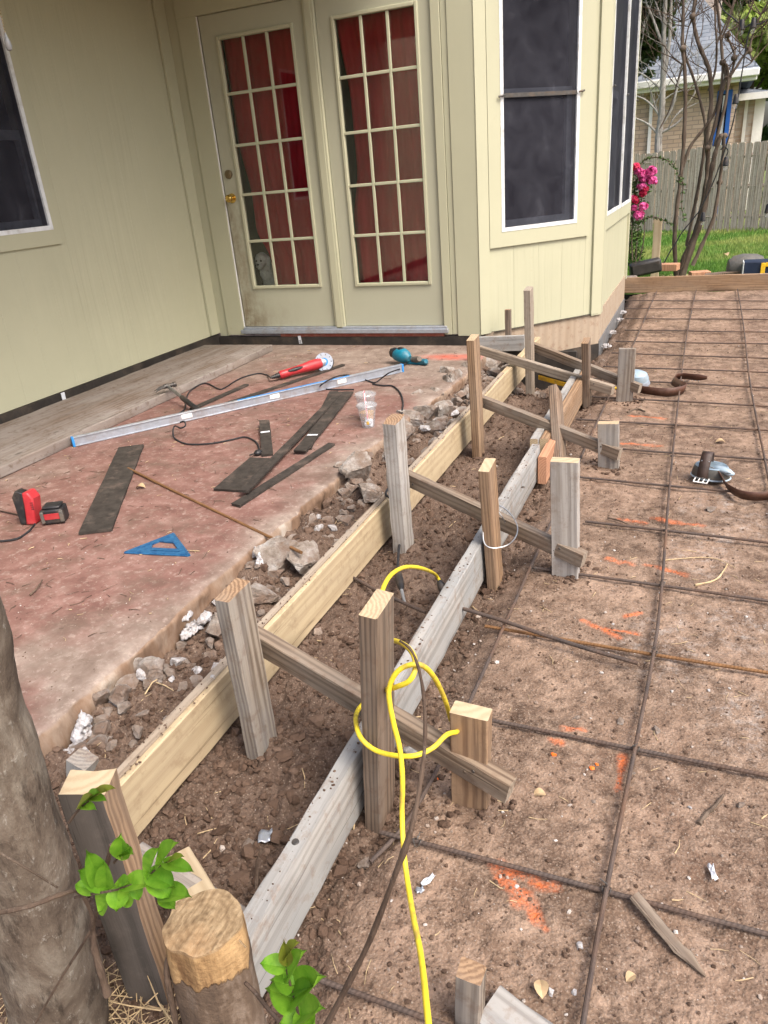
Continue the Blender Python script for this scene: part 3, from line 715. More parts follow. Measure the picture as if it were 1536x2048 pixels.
for i in range(70):
    y_ = .93+1.7*rs_.random(); ex = float(edge_x(y_)); x_ = ex+.015+rs_.random()**1.6*max(.02, -1.09-ex); s_ = rs_.uniform(.03, .07)
    V, F = RB3[(i*3+1) % 16]; D = V/np.abs(V).max(0)*np.array([s_, s_*.85, s_*.75])*.5; a = rs_.random()*6.28; c, sn = math.cos(a), math.sin(a); zz = float(gh(x_, y_))-.004
    g = G(); g.add([(c*v[0]-sn*v[1]+x_, sn*v[0]+c*v[1]+y_, v[2]+zz) for v in D], [tuple(f) for f in F])
    tag(g.build('rubble_fragment', M_['rubble'], ang=18), 'half-buried concrete fragment in the spoil against the near patio edge', 'rubble', 'half-buried fragments by the near patio edge')
for i in range(60):
    y_ = 2.55+2.0*rs_.random(); ex = float(edge_x(y_)); x_ = ex+.03+rs_.random()*max(.02, -1.10-ex-.03); s_ = rs_.uniform(.045, .10)
    V, F = RB3[(i*5+2) % 16]; D = V/np.abs(V).max(0)*np.array([s_, s_*.85, s_*.75])*.5; a = rs_.random()*6.28; c, sn = math.cos(a), math.sin(a); zz = .035+.06*rs_.random()
    g = G(); g.add([(c*v[0]-sn*v[1]+x_, sn*v[0]+c*v[1]+y_, v[2]+zz) for v in D], [tuple(f) for f in F])
    tag(g.build('rubble_fragment', M_['rubble'], ang=18), 'fist-sized broken concrete lump in the heap between the far patio edge and yellow board', 'rubble', 'fist-sized lumps of the far rubble heap')
for i, (a, b, sx, lab) in enumerate([(1070, 800, .11, 'grey rubble stone at the foot of the tall far stake'), (1035, 790, .10, 'dark rubble stone left of the tall far stake foot'), (1085, 795, .07, 'small rubble stone right of the tall far stake foot'), (1018, 800, .08, 'rubble stone by the far end of the yellow board'), (1022, 845, .045, 'small white stone on the far trench floor')]):
    rock(a, b, sx, sx*.8, sx*.7, z=-.07, label=lab, group='rubble on the far trench floor', k=i+3)
for i, (a, b, sx, lab, m, cat) in enumerate([
 (640, 1078, .042, 'white crumbly stone on the spoil left of the yellow board', 'chalk', 'stone'), (647, 1312, .026, 'small white stone on trench soil above the near brace', 'chalk', 'stone'),
 (485, 1638, .038, 'oval grey concrete pebble on the near trench soil', 'rubble', 'stone'), (725, 1678, .032, 'tan pebble near the foot of the striped stake', 'rubble', 'stone'),
 (1185, 1505, .016, 'orange painted pebble beside the second nearest cross bar', 'orange', 'stone'), (1108, 1482, .015, 'orange painted clod left of the orange pebble', 'orange', 'stone'), (1195, 1497, .009, 'tiny orange painted pebble next to the bigger one', 'orange', 'stone'),
 (872, 1525, .012, 'orange painted crumb by the short stake foot', 'orange', 'stone'),
 (1243, 1412, .022, 'rounded grey pebble below the rusty bar', 'rubble', 'stone'), (1155, 1405, .018, 'greenish white pebble left of the rounded grey pebble', 'rubble', 'stone'),
 (1190, 1580-5, .012, 'pale pebble right of the short stake', 'rubble', 'stone'), (1315, 1427, .026, 'flat brown stone right of the long middle bar', 'rubble', 'stone'),
 (1162, 1858, .018, 'white flake of plaster on the near soil', 'chalk', 'stone'), (1102, 1950, .014, 'white crumb near the lower edge, left one of a pair', 'chalk', 'stone'), (1150, 1948, .012, 'white crumb near the lower edge, right one of a pair', 'chalk', 'stone'),
 (1385, 1583, .011, 'white pebble between the two near cross bars at right', 'chalk', 'stone'), (1487, 1578, .018, 'tan stone at the right edge between cross bars', 'rubble', 'stone'), (1270, 1525-10, .010, 'tan pebble right of bar crossing', 'rubble', 'stone'),
 (1425, 995, .045, 'white-grey lump of mortar under the steel buckle', 'rubble', 'stone'), (1450, 905, .05, 'grey mortar lump behind the round pad', 'rubble', 'stone'), (1330, 1168-30, .02, 'pale pebble beside the bar crossing', 'rubble', 'stone'),
 (1228, 1218, .010, 'white pebble above the orange paint stroke', 'chalk', 'stone'), (1218, 1278, .011, 'white pebble under the orange paint stroke', 'chalk', 'stone'), (1422, 1350, .010, 'white pebble under the rusty bar at right', 'chalk', 'stone'),
 (425, 1357, .018, 'white crumb lying on the near end of the yellow board', 'chalk', 'stone')]):
    rock(a, b, sx, sx*.8, sx*.65, z=(.15 if 'lying on' in lab else None), label=lab, mat=m, name='pebble' if sx < .03 else 'stone', cat=cat, group=None, k=i)
def heap(name, spots, label, n=60, mat='chalk'):
    n = n*3
    rs = random.Random(5); g = G()
    for (px, py, z, r, tall) in spots:
        p = Zp(px, py, z)
        for i in range(n):
            a = rs.random()*6.28; q = rs.random()**.7*r; s = rs.uniform(.003, .008)
            V, F = RB[rs.randrange(14)]
            c = Vector((p.x+q*math.cos(a)*.6, p.y+q*math.sin(a), z+rs.random()*tall*(1-q/r*.7)))
            g.add([(c.x+v[0]*s, c.y+v[1]*s, c.z+v[2]*s) for v in V], [tuple(f) for f in F])
    o = g.build(name, M_[mat], None, Matrix.Identity(4)); r = o.modifiers.new('r', 'REMESH'); r.mode = 'VOXEL'; r.voxel_size = .0028; r.use_smooth_shade = True
    tx = bpy.data.textures.new('crumble', 'CLOUDS'); tx.noise_scale = .009; d = o.modifiers.new('d', 'DISPLACE'); d.texture = tx; d.strength = .006; d.mid_level = .5
    return tag(o, label, 'lime', kind='stuff')
heap('white_lime_heap', [(385, 1262, .07, .045, .03), (372, 1235, .10, .028, .035), (410, 1240, .09, .028, .03), (165, 1475, .08, .028, .05), (150, 1505, .06, .04, .02), (170, 1448, .11, .018, .04), (648, 1012, .05, .06, .02), (636, 995, .09, .022, .04), (668, 968, .10, .04, .03), (600, 1028, .08, .03, .02), (522, 1130, .10, .025, .05), (512, 1110, .12, .015, .03)],
     'white crumbly lime deposits caught between the patio edge and the spoil', 55)
heap('lime_dust_heap', [(1235, 640, -.06, .09, .015), (1222, 665, -.06, .08, .015), (1212, 692, -.06, .08, .012), (1243, 625, -.06, .08, .015), (1205, 718, -.06, .05, .012)], 'white lime dust along the foot of the bay wall', 45)

# ================================================================== FORM BOARDS
fb = lumber('form_board', (-1.043, .765, .072), (-1.035, 5.22, .072), .152, .038, (0, 0, 1), M_['pine'], None, M_['sawn'], .0012)
tag(fb, 'long yellow pine form board standing on edge beside the patio rubble', 'form board')
# thin nailed strip on its top edge
fs_ = lumber('top_strip', (-1.049, .77, .152), (-1.041, 4.2, .152), .024, .008, (1, 0, 0), M_['brace_pale'], fb); tag(fs_, 'browner strip along the top edge')
gb = lumber('form_board', (-.602, .60, .075), (-.602, 3.02, .075), .150, .036, (0, 0, 1), M_['grayboard'], None, M_['grayboard'], .0015)
tag(gb, 'long weathered grey form board standing on edge in the middle of the site', 'form board')
b2 = lumber('form_board', (-.588, 3.12, .07), (-.585, 4.42, .07), .14, .038, (0, 0, 1), M_['stake_tan'], None, M_['sawn'], .0012)
tag(b2, 'reddish form board continuing behind the grey one up to the far stakes', 'form board')
b3 = lumber('spacer_board', (-.628, 3.10, .072), (-.625, 4.40, .072), .145, .036, (0, 0, 1), M_['grayboard'], None, M_['sawn'], .0012)
tag(b3, 'white crusted board doubled against the reddish form board', 'board')
bk = lumber('splice_block', (-.560, 2.94, .06), (-.560, 3.22, .06), .125, .036, (0, 0, 1), M_['redblock'], None, M_['redblock'], .0006)
tag(bk, 'short reddish wood block with clean end joining two form boards', 'wood block')
cb = lumber('cross_board', (-1.375, 4.875, .172), (-1.055, 4.885, .182), .10, .036, (0, 0, 1), M_['grayboard'], None, M_['grayboard'])
tag(cb, 'blue-grey cross board between patio corner and tall far stake', 'board')
bf = lumber('form_board', (-.75, 8.03, .075), (3.2, 8.03, .075), .15, .038, (0, 0, 1), M_['stake_tan'], None, M_['sawn'], .001)
tag(bf, 'stained form board closing the far side of the rebar bed before the lawn', 'form board')
dk = G(); dk.box(-1.36, -.72, 4.93, 4.95, -.16, .115); o = dk.build('trench_liner', M_['charcoal2'], bevel=.002)
tag(o, 'black strip lining the far end of the trench under the cross board', 'liner strip')

for (a, b, z_, nm) in ((591, 1684, .151, 0), (1046, 975, .151, 0)):
    p = Zp(a, b, z_); g = G(); g.lathe([(0, .003), (.006, .003), (.0075, 0), (0, 0)], 10, T(p.x, p.y, z_)); g.build('nail_head', M_['darksteel'], gb)
cr_ = [(-1.043+.022*RNG.uniform(-1, 1), y) for y in .8+3.3*RNG.random(420)**1.4]+[(-.602+.017*RNG.uniform(-1, 1), y) for y in .62+2.4*RNG.random(260)]
s = .0008+.004*RNG.random(len(cr_))**3; scatter('board_top_crumbs', [(a, b, (.1575 if a < -.9 else .1515)) for a, b in cr_], s, RNG.random(len(cr_))*.8, M_['clod'], 'dirt crumbs lying on the top edges of the form boards')
# near end pieces
nearend = lumber('end_board', (-.96, .765, .0), (-.625, .71, -.03), .13, .036, (0, 0, 1), M_['stake_gray'], None, M_['fresh'])
tag(nearend, 'grey end board closing the trench behind the cut stump', 'board')
pb = lumber('pale_block', (-.905, .80, .0), (-.745, .69, .05), .035, .08, (0, 0, 1), M_['fresh'], None, M_['fresh'])
tag(pb, 'short pale fresh-cut board piece beside the near post', 'wood block')
wb = lumber('white_board', (-.50, .515, .03), (-.33, .49, .03), .035, .09, (0, 0, 1), M_['grayboard'], None, M_['fresh'])
tag(wb, 'white crusted board end at the bottom edge right of the stump', 'board')
wt = lumber('crusted_wood_block', (-.215, .72, .02), (-.085, .675, .015), .03, .07, (0, 0, 1), M_['grayboard'], None, M_['grayboard'], .002)
tag(wt, 'light crusted wood block on the soil beside the shortest stake at the bottom', 'wood block')

# ================================================================== STAKES
def stake(px, py, yb, top, w, t, side, mat, label, end='sawn', group='wooden stakes along the form boards', rough=.001, tilt=0, xb=None, dep=.30, rag=.001, split=False):
    """px,py foot pixel on plane y=yb ; top=(px,py,height)"""
    b = Yp(px, py, yb); tp = Zp(top[0], top[1], top[2])
    yo = .0445 if side[1] else .019
    p1 = Vector((tp.x, tp.y, top[2])); d = p1-Vector((b.x, b.y, b.z)); d.normalize()
    p0 = Vector((b.x, b.y+yo, b.z))-d*.12
    o = lumber('stake', p0, (p1.x, p1.y, p1.z), w, t, side, M_[mat], None, M_[end], rough, tilt=tilt, rag=rag)
    return tag(o, label, 'stake', group)
ys_ = (0, 1, 0); xs_ = (1, 0, 0)
stake(508, 1500, 1.14, (464, 1180, .455), .089, .038, ys_, 'stake_gray', 'weathered grey brown stake nearest on the yellow board', 'stake_tan')
stake(748, 1640, 1.03, (752, 1207, .545), .089, .036, ys_, 'stake_brown', 'tall brown striped stake with the yellow cord looped round it')
stake(940, 1610, 1.133, (942, 1422, .26), .080, .038, xs_, 'stake_tan', 'short wide stake with fresh pale top at the end of the nearest brace', 'fresh')
stake(800, 1095, 2.236, (787, 838, .50), .089, .050, ys_, 'stake_pale', 'split silver-grey stake leaning by the yellow board with a black cord on it', 'stake_tan', rough=.003, rag=.004)
stake(985, 1165, 2.07, (974, 930, .425), .089, .034, ys_, 'stake_tan', 'golden brown stake with wire loop standing at the grey board', 'fresh')
stake(1130, 1155, 2.16, (1130, 920, .42), .086, .038, xs_, 'stake_pale', 'broad pale grey stake in the middle, widest of all', 'fresh')
stake(953, 905, 3.265, (945, 675, .565), .089, .038, ys_, 'stake_tan', 'tall orange-tan stake in front of the concrete rubble', 'sawn')
stake(1117, 925, 3.09, (1110, 780, .28), .089, .038, ys_, 'stake_brown', 'dark brown stake behind the broad grey stake', 'stake_brown')
stake(1217, 938, 3.159, (1217, 845, .215), .088, .038, xs_, 'stake_gray', 'short stained stake at the end of the second far brace', 'sawn')
stake(1058, 780, 4.389, (1057, 577, .61), .085, .040, ys_, 'brace_pale', 'tallest far stake, pale grey against the yellow siding', 'brace_pale')
stake(1172, 812, 4.15, (1172, 681, .36), .089, .038, ys_, 'stake_brown', 'dark far stake between the two crossing braces', 'stake_tan')
stake(1248, 805, 4.2, (1255, 697, .30), .089, .030, xs_, 'stake_gray', 'short broad far stake with a pale blue pad behind it', 'stake_gray')
mp_ = Yp(1016, 619, 4.955); o = lumber('stake', (mp_.x, 4.955, -.05), (mp_.x, 4.955, mp_.z), .038, .036, xs_, M_['stake_brown'], None, M_['stake_tan'])
tag(o, 'small dark stake standing close against the bay siding left of the tallest stake', 'stake')
stake(935, 2060, .69, (942, 1943, .14), .040, .034, xs_, 'stake_gray', 'low grey stake at the bottom edge of the view', 'stake_tan', group=None)
stake(160, 1580, .88, (165, 1518, .115), .055, .045, xs_, 'grayboard', 'low grey post tucked behind the near dark-faced post', 'stake_gray', group=None)
o = lumber('post', (-.848, .628, -.34), (-.855, .632, .395), .078, .056, (.95, .31, 0), M_['stake_tan'], None, M_['fresh'], .0012, rag=.004)
o.data.materials.append(M_['darkwood'])
for f_ in o.data.polygons:
    if f_.material_index == 0 and f_.index % 10 in (0, 1, 9): f_.material_index = 2
tag(o, 'near post with dark stained face and pale sawn top beside the tree trunk', 'post')
st = Zp(1306, 566, -.02)
QX = Yp(1308, 566, 9.0).x; o = lumber('stake', (QX, 9.0, -.05), (QX, 9.0, .62), .085, .038, xs_, M_['fresh'], None, M_['fresh']); tag(o, 'clean yellow pine stake standing on the lawn behind the far form board', 'stake')

# ================================================================== BRACES
def brace(name, p0, p1, mat, label, w=.052, t=.034):
    o = lumber(name, p0, p1, w, t, (0, 0, 1), M_[mat], None, M_['brace_pale'], .001)
    a_, b_ = Vector(p0), Vector(p1); L_ = (b_-a_).length; d_ = (b_-a_)/L_; nv = Vector((0, -1, 0)); nv = (nv-d_*nv.dot(d_)).normalized()
    for u_ in (.86, .89, .06):
        c_ = a_+d_*L_*u_+nv*(t/2+.0005)+Vector((0, 0, (.010 if u_ == .89 else -.006))); g = G(); g.lathe([(0, .0015), (.003, .0015), (.0042, 0), (0, 0)], 10, frame(c_, c_+nv, (0, 0, 1))); g.build('screw_head', M_['darksteel'], o)
    return tag(o, label, 'brace', 'wooden braces between the stakes')
def brp(a, za, b, zb): 
    p, q = Zp(a[0], a[1], za), Zp(b[0], b[1], zb); return p, q
brace('brace', (-.945, 1.255, .250), (-.268, 1.108, .098), 'brace', 'nearest brace, dark brown, crossing behind the cord-wrapped stake', .056, .036)
brace('brace', (-.955, 2.36, .232), (-.270, 2.138, .086), 'brace', 'second brace, grey brown, running to the broad grey stake', .052, .034)
brace('brace', (-.955, 3.385, .230), (-.262, 3.135, .080), 'brace', 'third brace from the orange-tan stake to the short stained stake', .052, .034)
p, q = brp((948, 688), .245, (1226, 777), .100); brace('brace', (p.x, 4.50, .235), (q.x, q.y, .090), 'brace_pale', 'pale loose brace crossing over the far trench, free end on the soil', .052, .034)
brace('brace', (-.925, 4.51, .240), (-.262, 4.19, .080), 'brace', 'farthest brace from the tallest stake to the blue pad stake', .052, .034)

# ================================================================== REBAR
def rebar(p0, p1, label, mat='rebar', r=.0048, name='rebar', group='cross bars of the rebar grid', wob=.004, seed=0):
    p0, p1 = Vector(p0), Vector(p1); M = frame(p0, p1, (0, 0, 1)); L = (p1-p0).length; rs = random.Random(seed or int(L*1e5)); n = max(4, int(L/.12))
    a, b = rs.random()*6, rs.random()*6
    pts = [(wob*.35*math.sin(i*.9+a), wob*math.sin(i*.33*3/n*6+b), L*i/n) for i in range(n+1)]
    g = G(); g.tube(pts, r, 10); o = g.build(name, M_[mat], None, M)
    tag(o, label, 'rebar'); 
    if group: o['group'] = group
    return o
zr = .016; ORD = ['nearest', 'second', 'third', 'fourth', 'fifth', 'sixth', 'seventh', 'eighth', 'ninth', 'tenth', 'eleventh', 'twelfth', 'thirteenth', 'fourteenth', 'fifteenth', 'sixteenth', 'seventeenth', 'eighteenth']
cr = [((600, 1950), (880, 2048)), ((760, 1665), (1536, 1865)), ((975, 1440), (1536, 1553)), ((970, 1252), (1536, 1345)), ((1060, 1135), (1536, 1202)), ((1170, 1043), (1536, 1085)), ((1157, 954), (1471, 983)), ((1163, 892), (1531, 919)),
      ((1152, 838), (1533, 861)), ((1183, 793), (1536, 813)), ((1186, 757), (1536, 776)), ((1206, 733), (1536, 745)), ((1223, 706), (1536, 717)), ((1231, 683), (1536, 688)), ((1250, 660), (1536, 664)), ((1250, 637), (1536, 639)), ((1250, 617), (1536, 619)), ((1250, 601), (1536, 602))]
for i, (a, b) in enumerate(cr):
    p, q = Zp(*a, zr), Zp(*b, zr); d = (q-p).normalized(); e = p + d*((1.9 if i < 6 else 2.9)-p.x)/d.x if i else q + d*1.2
    z2 = zr+.012
    rebar((p.x, p.y, zr), (e.x, e.y, zr), ('rusty brown cross bar, fourth of the grid from the near end' if i == 3 else '%s cross bar of the rebar grid from the near end' % ORD[i]), 'rebar_rust' if i == 3 else 'rebar', seed=i+1, wob=.003)
lg = [([(810, 1745), (835, 1665), (893, 1530), (1013, 1245), (1085, 1095), (1187, 780), (1213, 790-60), (1290, 603)], 'left long bar of the grid, passing the short stakes'),
      ([(1166, 2048), (1213, 1778), (1270, 1497), (1308, 1300), (1324, 1167), (1345, 912), (1372, 680), (1387, 590)], 'middle long bar of the rebar grid, longest in view'),
      ([(1556, 1060), (1530, 920), (1500, 765), (1487, 650), (1477, 590)], 'right long bar of the rebar grid')]
lgx = [(-.446, .90), (-.052, .35), (.362, 1.0), (.77, 2.2)]
def longbar(pts, label, seed):
    rs = random.Random(seed); P = spline(pts, 6); g = G(); g.tube([(a-pts[0][0], b-pts[0][1], c-pts[0][2]) for a, b, c in P], .0062, 10)
    # local Z must run along the bar for the ribs: build along Y then swap
    M = frame(pts[0], pts[-1], (0, 0, 1)); Mi = M.inverted(); g2 = G(); g2.tube([Mi @ Vector(p) for p in P], .0048, 10)
    o = g2.build('rebar', M_['rebar'], None, M); return tag(o, label, 'rebar', 'long bars of the rebar grid')
z2 = zr+.0098
longbar([(-.515, .93, .0), (-.472, 1.06, .012), (-.452, 1.35, z2), (-.448, 1.86, z2), (-.445, 2.36, z2), (-.43, 4.0, z2), (-.41, 5.8, z2), (-.40, 7.95, z2)], 'left long bar of the grid, passing the short stakes', 1)
m2 = [Zp(a, b, z2) for a, b in lg[1][0]]
longbar([(m2[0].x, m2[0].y-.4, z2)]+[(p.x, p.y, z2) for p in m2[:-1]]+[(-.04, 7.95, z2)], 'middle long bar of the rebar grid, longest in view', 2)
m3 = [Zp(a, b, z2) for a, b in lg[2][0]]
longbar([(m3[0].x, m3[0].y-1.2, z2)]+[(p.x, p.y, z2) for p in m3[:-1]]+[(m3[-1].x, 7.95, z2)], 'right long bar of the rebar grid', 3)
p, q = Zp(925, 1218, .045), Zp(1275, 1328, .03); rebar(p, q, 'loose dark bar lying across the rusty one, running under the grey board', 'rebar', .0058, group=None, wob=.006)
p, q = Zp(655, 1132, .0), Zp(850, 1225, .02); rebar(p, q, 'short dark bar on the trench floor by the black plug', 'rebar', group=None, r=.0055)
p, q = Zp(256, 937, .158), Zp(603, 1108, .145); 
rebar((p.x, p.y, .1585), (q.x, q.y, .150), 'thin rusty rod lying over the patio edge onto the spoil', 'rebar_rust', .0055, 'steel_rod', None, .001)
p, q = Zp(675, 941, .12), Zp(700, 958, .06); rebar((p.x, p.y, .13), (q.x, q.y, .05), 'short rusty rod stub sticking out of the patio edge', 'rebar_rust', .005, 'steel_rod', None, 0)

for (a, b) in ((1213, 1780), (1272, 1497), (1309, 1305), (1324, 1167), (1333, 1062), (1338, 972), (1345, 912), (1350, 850), (1013, 1246), (1068, 1137), (835, 1683), (1531, 920)):
    p = Zp(a, b, zr+.006); g = G(); rr = random.Random(a)
    for k in (0, 1):
        pts = [(p.x+.0095*math.cos(t_)*(1 if k else .8), p.y+.0095*math.sin(t_), p.z+.006*math.cos(2*t_+k*1.57)) for t_ in [i*2*math.pi/14 for i in range(15)]]; 
        if k == 0: g.tube(pts, .0011, 5)
    g.tube([(p.x, p.y, p.z+.007), (p.x+rr.uniform(-.012, .012), p.y+rr.uniform(-.012, .012), p.z+.016), (p.x+rr.uniform(-.02, .02), p.y+rr.uniform(-.02, .02), p.z+.020)], .0011, 5)
    tag(g.build('wire_tie', M_['darksteel']), 'thin dark wire tie twisted round a crossing of two bars', 'wire tie', 'wire ties on the bar crossings')
# ================================================================== SMALL THINGS ON THE SOIL
p, q = Zp(1268, 1790, .03), Zp(1408, 1955, .01)
o = lumber('wood_shim', (p.x, p.y, .03), (q.x, q.y, .008), .022, .005, (1, .4, 0), M_['brace'], None, None, .001, nseg=12)
for v in o.data.vertices:
    u = v.co.z/(q-p).length
    if u > .75: v.co.x *= max(.15, 1-(u-.75)*3.4); v.co.x += .004
tag(o, 'thin splintered wood shim leaning under the nearest full cross bar', 'wood strip')
def stick(pts, r, label, mat='bark_dark', name='stick', z=.006, parent=None, cat='stick'):
    P = []
    for t in pts:
        v = Zp(t[0], t[1], t[2] if len(t) > 2 else z); P.append(v)
    P = spline(P, 5); n = len(P); g = G(); g.tube(P, [r*(1-.5*i/n)*(1+.15*math.sin(i*2.1)) for i in range(n)], 7)
    return tag(g.build(name, M_[mat]), label, cat)
stick([(1398, 1648), (1415, 1625), (1430, 1612), (1447, 1590)], .0055, 'knobbly grey-brown stick on the soil at right between cross bars', 'bark_stem')
stick([(1390, 1170), (1430, 1160), (1448, 1140), (1455, 1128)], .0035, 'curved pale root touching the fifth cross bar', 'drygrass', 'root')
stick([(1215, 1035), (1235, 1040), (1255, 1048)], .004, 'dark twig on the soil below the sixth cross bar')
stick([(1330, 1180-60), (1420, 1115), (1470, 1135)], .002, 'thin bent dry stem near the white mortar patch', 'drygrass', 'straw_piece', cat='straw')
stick([(1255, 838-13), (1275, 818), (1290, 823)], .006, 'short brown stick beside the fallen leather strap', 'bark_stem')
stick([(522, 1700), (515, 1745), (512, 1790)], .006, 'brown root stub in the trench beside the near grey board', 'bark_dark', 'root', -.02)
stick([(60, 1190, .155), (75, 1175, .16), (85, 1160, .16)], .0035, 'brown forked twig on the red patio near the trunk', 'bark_dark')
stick([(365, 1105-5, .155), (400, 1102, .155)], .002, 'thin stem on the patio right of the blue square', 'drygrass', 'straw_piece', cat='straw')
def scrap(px, py, w, h, a, label, mat='sticker', z=.008):
    p = Zp(px, py, z); n = 5; g = G(); vs = []; fs = []
    for i in range(n):
        for j in range(n):
            vs.append((w*(i/(n-1)-.5), h*(j/(n-1)-.5), .004*math.sin(i*2.1+j*1.3)+.003))
    for i in range(n-1):
        for j in range(n-1): fs.append((i*n+j, i*n+j+1, (i+1)*n+j+1, (i+1)*n+j))
    g.add(vs, fs, T(*p) @ RZ(a)); o = g.build('paper_scrap', M_[mat]); s = o.modifiers.new('s', 'SOLIDIFY'); s.thickness = .0008
    return tag(o, label, 'scrap')
scrap(856, 1762, .010, .032, -.45, 'small white paper strip right of the yellow cord')
scrap(840, 1782, .016, .012, .7, 'grey foil scrap just below the white paper strip', 'alu')
scrap(1425, 1746, .011, .034, .25, 'white paper strip on the soil at the right edge')
scrap(531, 1674, .030, .032, .5, 'crumpled silver plastic scrap in the near trench', 'alu', -.015)
scrap(822, 1502, .035, .028, .9, 'pale torn card scrap behind the yellow loop', 'grayboard', .0)
# ================================================================== HOUSE
WY = 4.956; LX = -3.53
house = thing('house', (-2.5, 5.0, 0), 'pale yellow-green painted house with french doors, bay corner and covered patio', 'house')
def part(g, name, mat, parent=None, bevel=0, M=None, label=None, ang=35):
    o = g.build(name, mat, parent or house, M, bevel, ang)
    if label: o['label'] = label
    return o
M_['siding_y'] = sidingmat('siding_side_wall', (0, 1, 0)); M_['siding_x'] = sidingmat('siding_door_wall', (1, 0, 0))
a2 = Vector((-1.37, 4.956)); b2_ = Vector((-.68, 5.70)); tt = (b2_-a2).normalized(); nn = Vector((tt.y, -tt.x)); CL = (b2_-a2).length
M_['siding_c'] = sidingmat('siding_bay_wall', (tt.x, tt.y, 0))
def CM(): return Matrix(((tt.x, nn.x, 0, a2.x), (tt.y, nn.y, 0, a2.y), (0, 0, 1, 0), (0, 0, 0, 1)))   # local x along the bay facet, y outward, z up
YM = Matrix(((0, 1, 0, -.68), (1, 0, 0, 5.70), (0, 0, 1, 0), (0, 0, 0, 1)))                              # x along +Y, y outward (+X)
LM = Matrix(((0, 1, 0, LX), (-1, 0, 0, 4.956), (0, 0, 1, 0), (0, 0, 0, 1)))                              # x toward the viewer, y outward (+X)
HT = 3.0
def wallpanel(g, x0, x1, z0, z1, holes, M, y0=-.12, y1=0):
    xs = sorted({x0, x1}|{h[0] for h in holes}|{h[1] for h in holes}); zs = sorted({z0, z1}|{h[2] for h in holes}|{h[3] for h in holes})
    for i in range(len(xs)-1):
        for j in range(len(zs)-1):
            cx, cz = (xs[i]+xs[i+1])/2, (zs[j]+zs[j+1])/2
            if any(h[0] < cx < h[1] and h[2] < cz < h[3] for h in holes): continue
            g.box(xs[i], xs[i+1], y0, y1, zs[j], zs[j+1], M)
# left wall with window opening (local x = distance from the corner)
g = G(); wallpanel(g, 0, 6.2, .235, HT, [(1.476, 2.45, 1.16, 2.16)], LM); part(g, 'side_wall', M_['siding_y'])
# door wall above and beside the doors
g = G(); g.box(-3.65, -3.30, WY+.02, WY+.14, .235, HT); g.box(-3.30, -1.60, WY+.02, WY+.14, 2.36, HT); g.box(-1.60, -1.37, WY+.02, WY+.14, .235, HT); part(g, 'door_wall', M_['siding_x'])
# bay facet with window, bay side wall with two windows
g = G(); wallpanel(g, .0, CL, .228, HT, [(.19, .752, .893, 2.55)], CM()); part(g, 'bay_wall', M_['siding_c'])
g = G(); wallpanel(g, 0, 1.90, .235, HT, [(.12, .98, .905, 2.55), (1.05, 1.83, .905, 2.55)], YM); part(g, 'bay_side_wall', M_['siding_y'])
g = G(); g.box(-3.65, -.68, 7.60, 7.72, .235, HT); part(g, 'back_wall', M_['siding_x'])
# corner boards and casings
def trim(g_, name='trim_board'): return part(g_, name, M_['trim'], bevel=.002)
g = G(); g.box(LX+.002, LX+.022, 4.845, WY+.018, .24, 2.64); trim(g, 'corner_board')
g = G(); g.box(LX+.022, -3.425, WY, WY+.022, .215, 2.64); trim(g, 'corner_board')
g = G(); g.box(-3.425, -3.272, WY-.012, WY+.03, .225, 2.36); trim(g, 'door_casing')
g = G(); g.box(-1.632, -1.575, WY-.012, WY+.03, .225, 2.36); trim(g, 'door_casing')
g = G(); g.box(-1.572, -1.535, WY-.006, WY+.03, .225, 2.64); trim(g, 'door_casing')
g = G(); g.box(-1.532, -1.370, WY-.014, WY+.02, .215, 2.64); trim(g, 'corner_board')
g = G(); g.box(-3.425, -1.575, WY-.016, WY+.03, 2.334, 2.50); trim(g, 'door_head_casing')
g = G(); g.box(-.012, .072, 0, .016, .222, 2.9, CM()); trim(g, 'corner_board')
g = G(); g.box(CL-.085, CL+.008, 0, .018, .215, 2.9, CM()); trim(g, 'corner_board')
g = G(); g.box(-.010, .075, 0, .018, .222, 2.9, YM); trim(g, 'corner_board')
g = G(); g.box(1.86, 1.93, 0, .018, .20, 2.9, YM); trim(g, 'corner_board')
